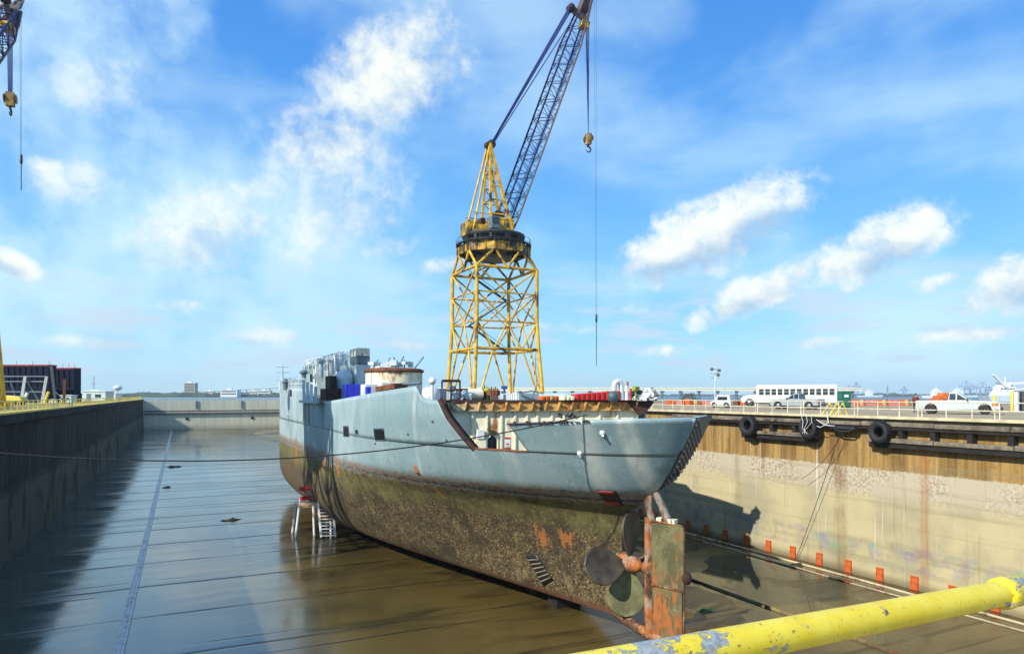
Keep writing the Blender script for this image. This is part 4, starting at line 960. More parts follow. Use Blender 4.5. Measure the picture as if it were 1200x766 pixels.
    q = MB(); q.box((-5.9,-2.0,31.0),(-4.65,2.0,33.6)); Q(q, 'counterweight', M['dirtyyellow'], bevel=.1)
    q = MB(); q.box((-2.2,-4.2,32.0),(-.6,-2.5,34.2)); cb = Q(q, 'operator_cab', M['greydark'], bevel=.08)
    w = MB(); w.box((-.59,-4.0,32.8),(-.55,-2.7,34.0)); w.box((-2.0,-4.26,32.8),(-.8,-4.21,34.0)); w.move(RM); o = w.build('cab_window', M['glass']); o.parent = cb
    q = MB(); AX = Vector((-1.0,0,48.6))
    for s_ in (-1, 1):
        top = AX+Vector((0,s_*.55,0)); q.beam((2.9,s_*2.4,31.9), top, .46); q.beam((-1.6,s_*2.4,31.9), top, .42); 
        q.tube((-5.0,s_*2.2,31.6), top, .20, 6)
        for f in (.2,.36,.52,.68): 
            a = Vector((2.9,s_*2.4,31.9)).lerp(top, f); b = Vector((-1.6,s_*2.4,31.9)).lerp(top, f); q.beam(a, b, .22)
            b2 = Vector((-1.6,s_*2.4,31.9)).lerp(top, f+.16); q.beam(a, b2, .12)
        q.tube((-5.0,s_*2.2,35), (-1.3, s_*2.2, 35), .1, 5)
    for f in (.36,.68): 
        for bx in (2.9,-1.6): q.beam(Vector((bx,-2.4,31.9)).lerp(AX+Vector((0,-.55,0)), f), Vector((bx,2.4,31.9)).lerp(AX+Vector((0,.55,0)), f), .22)
    Q(q, 'a_frame', M['yellow'])
    q = MB(); 
    for s_ in (-.45,.45): q.lathe([(.01,-.18),(.8,-.18),(.8,.18),(.01,.18)], (AX.x+.4,s_,AX.z), 'Y', 14)
    q.box((-1.7,-.7,48.1),(-.1,.7,48.8)); Q(q, 'head_sheave', M['rustdark'])
    q = MB(); q.lathe([(.01,-1.6),(.8,-1.6),(.8,1.6),(.01,1.6)], (.4,0,35.3), 'Y', 14); q.lathe([(.01,-1.3),(.7,-1.3),(.7,1.3),(.01,1.3)], (-2.8,0,33.7), 'Y', 14); q.box((-.6,-1.8,34.6),(1.4,1.8,35.0)); Q(q, 'winch', M['rustdark'])
    # boom
    F = Vector((foot_r,0,32.0)); T = Vector((foot_r+reach,0,tip_z)); L = (T-F).length; dx = (T-F)/L; dy = Vector((0,1,0)); dz = dx.cross(dy)*-1
    if dz.z < 0: dz = -dz
    def bp(s, a, b): # a width, b depth
        f = s/L; w = 1.75*min(1, .95+f*2) if f < .78 else 1.7*(1-(f-.78)/.22*.62); d = (1.5*min(1, .75+f*4) if f < .78 else 1.5*(1-(f-.78)/.22*.62)); return F+dx*s+dy*a*w+dz*b*d
    n = 26; ss = [L*i/n for i in range(n+1)]
    for (a, b, mt) in ((-1,1,'boomblue'),(1,1,'boomblue'),(-1,-1,'boombrown'),(1,-1,'boomblue')):
        q = MB(); q.path([bp(s,a,b) for s in ss], .19, 6); Q(q, 'boom_chord', M[mt])
    q = MB()
    for i in range(n):
        s0, s1 = ss[i], ss[i+1]
        for (a,b),(c,d) in (((-1,-1),(-1,1)),((1,1),(1,-1)),((-1,1),(1,1)),((1,-1),(-1,-1))):
            if i % 2: a,b,c,d = c,d,a,b
            q.tube(bp(s0,a,b), bp(s1,c,d), .075, 4, caps=False)
        if i % 2 == 0:
            for (a,b),(c,d) in (((-1,-1),(-1,1)),((1,1),(1,-1)),((-1,1),(1,1)),((1,-1),(-1,-1))): q.tube(bp(s0,a,b), bp(s0,c,d), .06, 4, caps=False)
    bl = Q(q, 'boom_lacing', M['boomblue'])
    q = MB(); j0 = L*.88
    for a in (-1,1): q.beam(bp(j0,a,1), bp(L,a,1)+dz*.15, .5, .25); q.beam(bp(j0,a,-1), bp(L,a,-1), .5, .25)
    q.cbox(bp(L*.94,0,0), (2.2,1.3,1.9), 0, 0, 0, -math.atan2(dx.z,dx.x)); q.beam(bp(L*.90,0,-1.3), bp(L*.90,0,1.9), .5, 1.3)
    Q(q, 'boom_head', M['boombrown'])
    q = MB(); q.cbox(bp(L*.875,0,-1.2), (1.5,1.7,1.6), 0, 0, 0, -math.atan2(dx.z,dx.x)); Q(q, 'sheave_housing', M['yellow'], bevel=.08)
    q = MB(); q.lathe([(.01,-.6),(.75,-.6),(.75,.6),(.01,.6)], tuple(bp(L*.9,0,2.6)), 'Y', 14); Q(q, 'boom_sheave', M['rustdark'])
    q = MB(); jt = T+dx*4.6
    for a in (-1,1): q.beam(bp(L,a,0), jt+dy*a*.3, .3)
    for k in range(6): q.tube(bp(L,-1,0).lerp(jt, k/6), bp(L,1,0).lerp(jt, (k+1)/6), .08, 4)
    q.beam(bp(L,0,1.4), jt, .22); Q(q, 'fly_jib', M['boombrown'])
    # ropes
    q = MB()
    for k in range(10): a = -.5+k/9; q.tube(AX+Vector((.4,a*1.3,.5-.12*k)), bp(L*.9,a*1.6,3.2-.13*k), .045, 4, caps=False)
    for k in range(6): a = -.5+k*.2; q.tube(AX+Vector((.3,a,-.7)), bp(L*(.84-.01*k),a*1.4,1.5), .040, 4, caps=False)
    Q(q, 'luffing_rope', M['rope'])
    q = MB()
    for k in range(6): a = -1+k*.4; q.tube(F+dx*1+dy*a*1.2-dz*.3, bp(L*.9,a*.6,-1.6), .034, 4, caps=False)
    q.tube(F+dy*.3-dz*.5, bp(L,.2,-1.3), .03, 4, caps=False); Q(q, 'hoist_rope', M['rope'])
    # hook block
    hp = bp(L*.885,0,-1.9); hz, wz, wb = hooks
    q = MB()
    for k in range(8): a = -.7+k*.2; q.tube(hp+Vector((-.9+k*.22,a*.8,0)), Vector((hp.x-.15+k*.07,a*.5,hz+1.2)), .042, 4, caps=False)
    Q(q, 'hook_rope', M['rope'])
    q = MB(); q.cbox((hp.x+.1,0,hz), (.9,1.2,2.2)); 
    for s_ in (-.8,.8): q.lathe([(.01,-.06),(.75,-.06),(.75,.06),(.01,.06)], (hp.x+.1,s_,hz+.1), 'Y', 14)
    hkb = Q(q, 'hook_block', M['hookpaint'], bevel=.1)
    q = MB(); c = Vector((hp.x+.1,0,hz-1.9)); q.tube((c.x,0,hz-1), (c.x,0,hz-1.5), .18, 8)
    q.path([c+Vector((.55*math.sin(t_)*1.0, 0, .55*math.cos(t_)-.1)) for t_ in [i*.45 for i in range(-1, 11)]], [.17]*6+[.15,.13,.11,.09,.07,.04], 8); q.move(RM); o = q.build('hook', M['dark']); o.parent = hkb
    # whip line from the fly jib
    q = MB(); jx = jt.x; q.tube((jx,0,jt.z), (jx,0,wz), .026, 4, caps=False); q.tube((jx-.5,.1,jt.z), (jx-.08,.1,wz), .022, 4, caps=False); Q(q, 'whip_line', M['rope'])
    q = MB(); q.lathe([(.01,wz+.3),(.2,wz),(.22,wz-1.2),(.07,wz-1.6),(.06,wb),(.01,wb)], (jx,0,0), 'Z', 8); Q(q, 'whip_weight', M['dark'])
    # stair inside the tower
    q = MB(); pts = [(4.6,3.8,9.95),(-3.4,3.8,14.9),(4.4,3.8,20.1),(-3.4,3.8,24.6),(3,2,27.8)]
    for a, b in zip(pts, pts[1:]):
        q.beam(a, b, .9, .16); a2, b2 = Vector(a)+Vector((0,.45,1)), Vector(b)+Vector((0,.45,1)); q.tube(a2, b2, .05, 4)
    q.box((4.0,3.0,9.9),(6.6,4.6,10.0)); q.box((3.8,3.0,14.85),(5.6,4.6,14.95)); Q2 = P(q, 'stair', M['dark'])
    q = MB(); z_ = 0
    for x in (6.6, 7.2): q.tube((x,-5.0,.5), (x-.5,-5.0,10.4), .06, 5)
    for k in range(22): f = k/22; q.tube((6.6-.5*f,-5.0,.5+9.9*f), (7.2-.5*f,-5.0,.5+9.9*f), .04, 4)
    P(q, 'ladder', M['yellow'])
    bpy.data.objects.remove(up); return t
GC = 'tower cranes on lattice legs around the dry dock'
azr = -TH
crane('tower_crane', tuple(W(578.5,463,128.5).xy)+(0.0,), azr+R(25), 1.6, 19.4, 82.5, 'tall yellow lattice tower crane with navy boom rising behind the ship', GC, (53.0, 17.8, 7.6))
va = math.atan2(.88*CT+.474*ST, .88*ST-.474*CT)
crane('tower_crane', (-26.9, 98.5, 0), va-.10, 1.6, 38, 66, 'yellow tower crane at the left edge, its hook hanging in the top left corner', GC, (49.5, 42.5, 36.5))
crane('tower_crane', (-29.5, 55.0, 0), R(160), 1.6, 30, 74, 'yellow tower crane on the left quay whose shadow falls across the side of the ship', GC, (50, 40, 34))
# ================================================================ QUAY FURNITURE
# right-hand railing
rr_ = thing('railing', 'long pale cream two-rail railing along the edge of the right quay', 'railing', (XR-.3, 20, .06))
ys = [20+i*1.65 for i in range(56)]
for i, y in enumerate(ys):
    q = MB(); q.tube((XR-.3,y,.09), (XR-.3,y,1.12), .035, 6)
    if i % 3 == 0: q.tube((XR-.3,y+.28,.09), (XR-.3,y+.28,1.12), .035, 6)
    q.box((XR-.4,y-.1,.085),(XR-.2,y+.1,.10)); q.build('post', M['railcream'], rr_, world=True)
for z in (1.12, .60):
    q = MB(); q.tube((XR-.3,19.4,z), (XR-.3,112,z), .035, 6); q.build('rail', M['railcream'], rr_, world=True)
lf = thing('railing', 'yellow post-and-rail railing along the edge of the left quay', 'railing', (XL-.6, 20, 0))
y = 58.0; i = 0
while y < 300 and i < 96:
    q = MB(); q.beam((XL-.6,y,0), (XL-.6,y,1.08), .09); q.build('post', M['railyellow'], lf, world=True); y += 2.5; i += 1
for z in (1.08, .58):
    q = MB(); q.tube((XL-.6,54,z), (XL-.6,300,z), .05, 5); q.build('rail', M['railyellow'], lf, world=True)
q = MB(); q.box((XL-1.2,YN,.004),(XL-.15,300,.16)); tag(q.build('kerb', M['railyellow']), 'low worn yellow kerb along the left quay edge under the yellow railing', 'kerb')
# timber fendering on the right wall
XT = XR-.62
def tbeam(y0, y1, z0, z1, name, label, cat, hang):
    t = thing(name, label, cat, (XT, y0, z0))
    q = MB(); n = int((y1-y0)/6)+1
    for k in range(n):
        a, b = y0+(y1-y0)*k/n, y0+(y1-y0)*(k+1)/n-.05; q.box((XT-.16+random.uniform(-.05,.04),a,z1-.30+random.uniform(-.03,.02)), (XT+.30,b,z1+random.uniform(-.03,.03)))
    o = q.build('beam', M['timber'], t, world=True, bevel=.05)
    q = MB(); q.box((XT-.02,y0+.1,z0-.06), (XT+.28,y1-.1,z1-.34)); q.build('lower_beam', M['timberdark'], t, world=True, bevel=.03)  # shade below the upper beam put into this near-black timber
    for y in hang:
        q = MB(); q.box((XT+.05,y-.17,z0-.02),(XR-.01,y+.17,-.32)); q.build('hanger', M['timberdark'], t, world=True)
    return t
tbeam(18, 56, -.82, -.34, 'timber_waling', 'long weathered timber beam hung just below the coping of the right wall', 'timber beam', [20,23,26,29,32,35,38,41,44,47,50,53])
tbeam(19, 33.8, -2.10, -1.48, 'timber_fender', 'dark lower timber fender frame on the right wall nearest the viewer', 'fender', [22.4, 24.2, 26.6, 29.0, 31.3, 33.3])
tbeam(38.3, 46.5, -2.10, -1.48, 'timber_fender', 'dark lower timber fender frame on the right wall under the two far tyres', 'fender', [38.8, 40.6, 43.0, 45.6])
def tyre(y, z, r, label, s=1.0):
    t = thing('tyre_fender', label, 'tyre', (XT-.5, y, z-r), 0, 'old tyres hung as fenders on the right dock wall'); q = MB(); rows = []; w = .30*s
    prof = [(r*.50,-.55*w),(r*.72,-w),(r*.93,-w),(r,-w*.6),(r*1.02,0),(r,w*.6),(r*.93,w),(r*.72,w),(r*.50,.55*w),(r*.55,0),(r*.50,-.55*w)]
    q.lathe(prof, (0,0,r), 'X', 28)
    for k in range(28): a = k/28*2*math.pi; q.cbox((0,(r*1.01)*math.sin(a),r+(r*1.01)*math.cos(a)), (w*1.7,.07,.09), 0, 0, -a)
    q.build('tyre_body', M['rubber'], t); q = MB(); q.tube((.2,0,2*r-.1),(.35,0,2*r+.12),.045,5); q.build('chain', M['dark'], t); return t
t1 = tyre(YX(877, XT-.5), -1.05, .84, 'black tyre fender at the left end of the right wall timbers, nearest the ship')
t2 = tyre(YX(948, XT-.5), -1.0, .80, 'black tyre fender wrapped in white rope on the right wall below the silver pickup')
tyre(YX(1031, XT-.5), -1.02, .74, 'black tyre fender hung at the end of the nearer lower timber')
y2 = YX(948, XT-.5); q = MB(); random.seed(5)
for k in range(3):
    q.path([(XT-.85,y2-.5+k*.5,.12),(XT-.88,y2-.6+k*.42,-.5),(XT-.85,y2-.1+k*.22,-1.0),(XT-.86,y2+.35-k*.25,-1.45)], .022, 5)
q.path([(XT-.5,y2-.2,-.7),(XT-.6,y2-1.2,-.9),(XT-.6,y2-1.9,-.5),(XT-.3,y2-1.5,.3)], .035, 5); q.path([(XT-.5,y2-.7,-.3),(XT-.65,y2-1.6,-.7),(XT-.5,y2-2.4,-.75)], .03, 5)
tag(q.build('rope', M['offwhite']), 'white rope tangled around the middle tyre fender', 'rope')
for dy in (-.5,-1.2,-1.7):
    q = MB(); q.tube((XR-.2,y2+dy,.1),(XR+.3,y2+dy-.3,1.0),.06,6); q.tube((XR+.3,y2+dy-.3,1.0),(XR+.8,y2+dy-.3,.0),.06,6)
    tag(q.build('brace', M['railyellow']), 'small slanting yellow brace on the quay edge above the roped tyre', 'brace', 'yellow braces above the roped tyre')
q = MB(); q.box((XR-1.0,34.6,-.95),(XR-.1,36.8,-.75)); q.path([(XR-.9,34.6,-.8),(XR-1.0,35.0,-1.1),(XR-.9,36,-1.15),(XR-.9,36.8,-.8)], .06, 6); tag(q.build('mooring_bracket', M['dark']), 'dark steel mooring bracket under the right coping where the wires meet', 'bracket')
# orange wall plates
p0 = MB(); p0.box((-.10,-.27,0),(0,.27,.95)); p0.box((-.14,-.27,0),(-.101,-.21,.95)); p0.box((-.14,.21,0),(-.101,.27,.95)); p0.box((-.14,-.205,.86),(-.101,.205,.95))
MO = pm('plate_orange', (.60,.12,.02), .75, rust=.35, rcol=(.22,.06,.02), var=.35, sc=3)
pl = p0.build('wall_plate', MO, None, (XR-.003, 22.7, ZF+.02))
GP_ = 'orange plates along the foot of the right dock wall'
tag(pl, 'orange steel plate at the foot of the right dock wall, behind the yellow rail', 'plate', GP_)
for i in range(1, 22):
    far = i > 8
    lab = ('sunlit orange plate at the foot of the right wall, %s from the ship shadow' % ordw[8-i] if i <= 8 else 'shaded orange plate at the foot of the right wall, %s from the sunlight' % ordw[i-9])
    copy_thing(pl, (XR-.003, 22.7+i*2.63, ZF+.02), None, lab)
# floor rails and pipes
def frail(x, label, mat, w=.24, h=.12, y0=YN, y1=296):
    q = MB(); n = 60; pts = []
    for k in range(n):
        a, b = y0+(y1-y0)*k/n, y0+(y1-y0)*(k+1)/n-.04; z = ZF+h; q.box((x-w,a,ZF-.02),(x+w,b,z)); q.box((x-w*.3,a,z+.002),(x+w*.3,b,z+.07))
    return tag(q.build('guide_rail', mat), label, 'rail')
frail(-2.9, 'straight pale guide rail running along the wet dock floor left of the ship', pm('guide_rail_wet', (.42,.46,.48), .35, rust=.25, var=.3, sc=1.5))
frail(33.9, 'muddy guide rail running along the dock floor right of the rudder', pm('guide_rail_mud', (.26,.20,.10), .5, rust=.35, var=.5, sc=.6), .10, .07)
q = MB(); q.path([(44.9,y,ZF+.06+.02*math.sin(y)) for y in range(2, 130, 4)], .09, 6); tag(q.build('floor_pipe', pm('pipe_silt', (.50,.42,.26), .6, rust=.3, sc=.5)), 'thin tan pipe lying on the dock floor close to the right wall', 'pipe')
q = MB(); q.path([(43.6,y,ZF+.05+.02*math.sin(y*.7)) for y in range(2, 130, 4)], .07, 6); tag(q.build('floor_pipe', pm('pipe_silt2', (.38,.32,.20), .6, rust=.4, sc=.4)), 'second tan pipe on the dock floor, further from the right wall', 'pipe')
# silt and debris heaps
def heap(px, py, rx, h, name, label, mat, seed):
    d = 800*(EYE-ZF)/(py-463); c = W(px, py, d); q = MB(); rows = []
    for i in range(7):
        r = rx*(1-i/6); row = []
        for j in range(15):
            a = 2*math.pi*(j%14)/14; k = .75+.6*mnoise.noise(Vector((math.cos(a)*1.3, math.sin(a)*1.3, seed+i*.3))); row.append((c.x+r*k*1.5*math.cos(a), c.y+r*k*.8*math.sin(a), ZF-.02+h*(1-(1-i/6)**1.6)*k*(1 if i else 0)))
        rows.append(row)
    q.grid(rows, 0, True); return tag(q.build(name, mat), label, 'debris')
MUD = pm('mud_heap', (.045,.032,.015), .6, var=.5, bump=.5)
heap(203, 547, 1.4, .35, 'mud_heap', 'small dark mud heap beside the far end of the left guide rail', MUD, 1); heap(272, 609, .9, .3, 'mud_heap', 'small dark mud heap on the wet floor between the guide rail and the stair platform', MUD, 2)
heap(195, 571, .7, .25, 'mud_heap', 'small mud heap touching the left guide rail, nearer than the other', MUD, 3)
heap(826, 716, .55, .22, 'netting_heap', 'crumpled green netting on the dock floor right of the rudder', pm('green_net', (.05,.22,.04), .7, var=.7, sc=4), 4)
heap(934, 662, .8, .25, 'mud_heap', 'dark debris heap on the dock floor near the foot of the sloping wire', MUD, 6)
# ================================================================ WORK PLATFORM AGAINST THE SHIP
wp = thing('work_platform', 'small raised work platform with a white stair standing against the side of the ship', 'platform', tuple(W(375, 463, 67.5).xy)+(ZF,))
B = Vector(wp.location)
def rel(px, py, d): return W(px, py, d)-B
q = MB(); ztp = W(372, 588, 68).z-B.z
q.box((-2.2,-1.0,ztp-.22),(1.0,1.3,ztp)); q.build('deck', pm('planks_worn', (.55,.40,.22), .7, rust=.3, sc=2), wp)
for x, y, dx in ((-2.1,-.9,-.35),(-2.1,1.2,-.35),(-.8,-.95,.1),(.9,-.9,0),(.9,1.2,0)):
    q = MB(); q.tube((x,y,ztp-.1),(x+dx,y,0),.13,6); q.build('leg', M['white'], wp)
q = MB(); q.tube((-.7,-.95,ztp-.8),(.9,-.95,ztp-1.6),.1,6); q.tube((.9,-.95,1.2),(1.5,-1.4,1.4),.08,6); q.build('brace', M['orange'], wp)
st = MB(); a0 = Vector((-.35,-1.02,ztp)); a1 = a0+Vector((-.05,-1.75,.12-ztp)); w = Vector((1.25,-.45,0))
for o_ in (Vector((0,0,0)), w): st.beam(a0+o_, a1+o_, .16, .26); 
st.build('stair_stringer', M['white'], wp)
for k in range(10): f = (k+.5)/10; p = a0.lerp(a1, f); q = MB(); q.beam(p, p+w, .26, .05); q.build('tread', M['offwhite'], wp)
for o_ in (Vector((0,0,0)), w):
    q = MB(); q.tube(a0+o_, a0+o_+Vector((0,0,1.1)), .04, 5); q.build('handrail_post', M['offwhite'], wp)
q = MB(); q.path([(-2.1,-.95,ztp),(-2.1,-.95,ztp+.9),(-2.1,1.25,ztp+1.1),(.05,1.25,ztp+1.1),(.05,1.25,ztp)],.04,5); q.build('handrail', M['offwhite'], wp)
for px, py, s_, nm in ((357, 572.5, .55, 'upper'), (358, 584, .6, 'lower')):
    a = W(px, py, 67.6); q = MB(); q.cbox((0,0,.0),(1.0,.6,.22),0,.2,.1); q.cbox((.2,.1,.17),(.5,.4,.18),0,-.3); q.cbox((-.3,-.05,.15),(.3,.3,.16),0,.5)
    if nm == 'upper': q.tube((0,.2,-1.5),(0,.2,-.1),.05,5)
    tag(q.build('toolbox', M['red'], None, tuple(a), bevel=.05), 'red %s on the small work platform against the ship' % ('tool tray raised on a post' if nm == 'upper' else 'toolbox lying'), 'toolbox')
a = W(371, 572, 68.3); q = MB(); q.lathe([(.01,.25),(.22,.2),(.24,-.1),(.18,-.25),(.01,-.25)],(0,0,0),'Z',10); q.tube((0,0,-.25),(0,0,ztp-(a.z-B.z)),.04,5); tag(q.build('work_lamp', M['white'], None, tuple(a)), 'white work lamp on a thin post above the small work platform', 'lamp')
# ================================================================ WIRES
def sag(a, b, s, r, name, label, mat, n=30):
    a, b = Vector(a), Vector(b); q = MB(); q.path([a.lerp(b, i/n)-Vector((0,0,4*s*(i/n)*(1-i/n))) for i in range(n+1)], r, 5); return tag(q.build(name, mat), label, 'wire')
e = hit(688, 489.5, -.05); e.z += .15
sag((-13.4, 37, .25), e, 1.75, .032, 'mooring_wire', 'long dark wire sagging across the dock from left quay to ship stern', M['blackrope'])
sag((XR-.9, 35.8, -.9), (XR-.25, 40.6, ZF+.1), .25, .024, 'mooring_wire', 'dark wire running steeply down the right wall to the dock floor', M['blackrope'])
sag((XR-.9, 35.4, -.9), (XR-.9, 39.4, -5.1), .5, .02, 'mooring_wire', 'short thin dark wire drooping from the bracket under the coping', M['blackrope'])
sag((XR-1.0, 56, -8.4), (XR-1.6, 61, -6.9), .3, .022, 'mooring_wire', 'thin wire end against the sunlit wall right of the rudder head', M['blackrope'])
q = MB(); pts = [(800,676),(820,682),(845,690),(870,699),(900,711)]; q.path([W(x, y, 800*(EYE-ZF-.06)/(y-463)) for x, y in pts], .06, 5); tag(q.build('hose', M['black']), 'black hose trailing over the dock floor from behind the rudder', 'hose')
# foreground hand rail
A0, A1 = W(1176, 694.5, 1.65), W(600, 805, .93)
fr = thing('guard_rail', 'thick yellow pipe guard rail with flaking paint crossing the bottom right corner', 'railing', (A0.x+.28, A0.y+.1, 0))
def rail_mat():
    m, t, b = newmat('yellow_pipe_flaked'); v = t.obj()
    n = t.noise(t.scale(v, (11, 11, 26)), 1.0, 9, .70, .3); n2 = t.noise(v, 3.0, 2, .5); fine = t.noise(v, 90, 6, .75)
    k = t.m('ADD', n, t.m('MULTIPLY', t.m('SUBTRACT', n2, .5), .55)); x, y, z = t.xyz(v)
    chip = t.rng(k, .600, .605); chip2 = t.rng(t.noise(v, 44, 6, .7), .665, .672); ch = t.m('MAXIMUM', chip, chip2)
    yel = t.mix(t.rng(t.noise(v, 12, 5, .6), .35, .7), (.80,.60,.015), (.86,.70,.06)); yel = t.mix(t.m('MULTIPLY', t.rng(fine, .55, .75), .35), yel, (.45,.33,.05))
    g = t.mix(t.rng(fine, .40, .58), (.22,.25,.27), (.40,.43,.42)); g = t.mix(t.rng(t.noise(v, 30, 5, .7), .56, .62), g, (.16,.10,.05)); edge = t.m('MULTIPLY', t.rng(k, .586, .600), t.m('SUBTRACT', 1.0, chip))
    c = t.mix(t.m('MULTIPLY', edge, .7), yel, (.30,.20,.05)); c = t.mix(t.rng(t.noise(v, 120, 3, .6), .66, .69), c, (.20,.13,.05)); c = t.mix(ch, c, g)
    t.put(b.inputs['Base Color'], c); b.inputs['Roughness'].default_value = .42
    t.put(b.inputs['Normal'], t.bump(t.m('SUBTRACT', t.m('MULTIPLY', fine, .25), ch), .7, .002)); return m
MRL = rail_mat(); dr_ = (A0-A1).normalized()
q = MB(); q.path([A1, A1.lerp(A0, .5)+Vector((0,0,.001)), A0], .0298, 32); q.build('pipe', MRL, fr, world=True)
q = MB(); C1 = A0+dr_*.012; q.path([C1-dr_*.035, C1-dr_*.03, C1-dr_*.008, C1, C1+dr_*.075, C1+dr_*.08], [.030,.037,.0385,.0365,.0365,.034], 32); q.build('coupling', MRL, fr, world=True)
pe = A0+dr_*.07; pp_ = A0+dr_*.55; q = MB(); q.tube((pp_.x,pp_.y,0),(pp_.x,pp_.y,pp_.z-.01),.03,20); q.tube(pe, pe+dr_*1.3,.0298,24); q.build('post', MRL, fr, world=True)
# ================================================================ VEHICLES
def wheel(par, x, y, r, w=.22):
    q = MB(); q.lathe([(.01,-w/2),(r*.55,-w/2),(r*.9,-w/2),(r,-w/3),(r,w/3),(r*.9,w/2),(r*.55,w/2),(.01,w/2)], (0,0,0), 'Y', 20)
    o = q.build('wheel', M['tyre'], par, (x, y, r)); s = 1 if y > 0 else -1
    q = MB(); q.lathe([(.01,0),(r*.2,.02),(r*.58,.01),(r*.62,-.02)], (0,s*(w/2+.004),0), 'Y', 16); q.build('rim', M['rim'], o)
def arch(xc, r, zb, n=7): return [(xc+r*math.cos(math.pi*(1-i/n)), zb+r*math.sin(math.pi*(1-i/n))*1.0) for i in range(n+1)]
def pickup(loc, rz, label, mat, L=5.6, bar=True, lamp=False):
    """front towards +x"""
    t = thing('pickup_truck', label, 'truck', loc, rz); hw = .98
    fx, rx = L*.33, -L*.31; wr = .40
    low = [(-L/2,.55),(-L/2+.02,.42)]+arch(rx,.47,.42)+[(rx+.5,.34)]+arch(fx,.47,.42)[0:]+[(L/2-.05,.42),(L/2,.55),(L/2-.02,.95),(L/2-.18,1.08),(L*.13,1.18),(-L/2+.02,1.14)]
    q = MB(); q.prism([(a,b) for a,b in low], -hw, hw); body = q.build('body', mat, t, bevel=.04)
    bd = MB(); bd.box((-L/2+.08,-hw+.09,1.142),(-.55,hw-.09,1.148)); bd.build('bed_floor', M['black'], t)
    # cab
    c0, c1 = -.62, L*.13+.35
    q = MB(); z0, z1 = 1.12, 1.86; zt = [(c0,z0),(c0+.08,z1-.02),(c1-1.05,z1),(c1-.1,z0)]
    vs = []
    for s_ in (-1,1):
        for a, b in zt: vs.append((a, s_*(hw-.06 if b < 1.3 else hw-.20), b))
    q.add(vs, [(0,1,2,3),(7,6,5,4),(0,4,5,1),(1,5,6,2),(2,6,7,3),(3,7,4,0)]); cab = q.build('cab', mat, t, bevel=.05)
    def glass(pts, nm): m_ = MB(); m_.add(pts, [tuple(range(len(pts)))]); o = m_.build(nm, M['glass']); o.parent = cab; s = o.modifiers.new('Solidify','SOLIDIFY'); s.thickness = .02; return o
    for s_ in (-1,1):
        y0, y1 = s_*(hw-.045), s_*(hw-.17)
        glass([(c0+.65,y0,z0+.10),(c0+.67,y1,z1-.12),(c1-1.10,y1,z1-.12),(c1-.36,y0,z0+.10)], 'side_window'); glass([(c0+.10,y0,z0+.10),(c0+.14,y1,z1-.12),(c0+.56,y1,z1-.12),(c0+.56,y0,z0+.10)], 'side_window')
    glass([(c1-.13,-hw+.16,z0+.07),(c1-.13,hw-.16,z0+.07),(c1-.97,hw-.26,z1-.06),(c1-.97,-hw+.26,z1-.06)], 'windscreen'); glass([(c0-.02,-hw+.16,z0+.12),(c0-.02,hw-.16,z0+.12),(c0+.06,hw-.26,z1-.10),(c0+.06,-hw+.26,z1-.10)], 'rear_window')
    for x in (fx, rx):
        for s_ in (-1,1): wheel(t, x, s_*(hw-.13), wr)
    q = MB(); q.box((-L/2-.14,-hw+.05,.42),(-L/2+.03,hw-.05,.62)); q.build('bumper', M['darkgrey'], t, bevel=.03)
    q = MB(); q.box((L/2-.04,-hw+.03,.36),(L/2+.14,hw-.03,.60)); q.build('bumper', M['dark'], t, bevel=.03)
    q = MB(); q.box((L/2-.03,-hw+.3,.64),(L/2+.025,hw-.3,.96)); q.build('grille', M['dark'], t)
    for s_ in (-1,1):
        q = MB(); q.box((L/2-.10,s_*(hw-.16)-.12,.70),(L/2+.02,s_*(hw-.16)+.12,.94)); q.build('headlight', M['white'], t)
        q = MB(); q.box((-L/2-.02,s_*(hw-.08)-.07,.70),(-L/2+.07,s_*(hw-.08)+.085,1.05)); q.build('tail_light', M['red'], t)
        q = MB(); q.cbox((c1-.35,s_*(hw+.12),z0+.13),(.10,.22,.18)); q.build('mirror', M['dark'], t, bevel=.02)
        q = MB(); q.box((c0+.6,s_*hw-.004*s_,.95),(c0+.74,s_*(hw+.025),.99)); q.build('door_handle', M['dark'], t)
        for x in (c0+.6, c1-.30): q = MB(); q.box((x-.008,s_*(hw-.003)-.006,.5),(x+.008,s_*(hw-.003)+.008,1.1)); q.build('door_seam', M['dark'], t)
    if lamp: q = MB(); q.box((L/2-.55,-hw-.01,.70),(L/2-.08,-hw+.09,1.02)); q.box((L/2-.03,-hw+.02,.66),(L/2+.03,-hw+.34,1.0)); q.build('corner_lamp', M['orangebright'], t, bevel=.02)
    return t
pos = W(934, 463, 79); pickup((pos.x,pos.y,0), -TH+math.pi-R(46), 'silver pickup truck with a red tail light parked in front of the white bus', M['silver'])
pos = W(1122, 463, 58.5); tk = pickup((pos.x,pos.y,0), -TH-R(38), 'large pale pickup truck on the right quay beside the standing man', M['carwhite'], 6.0, lamp=True)
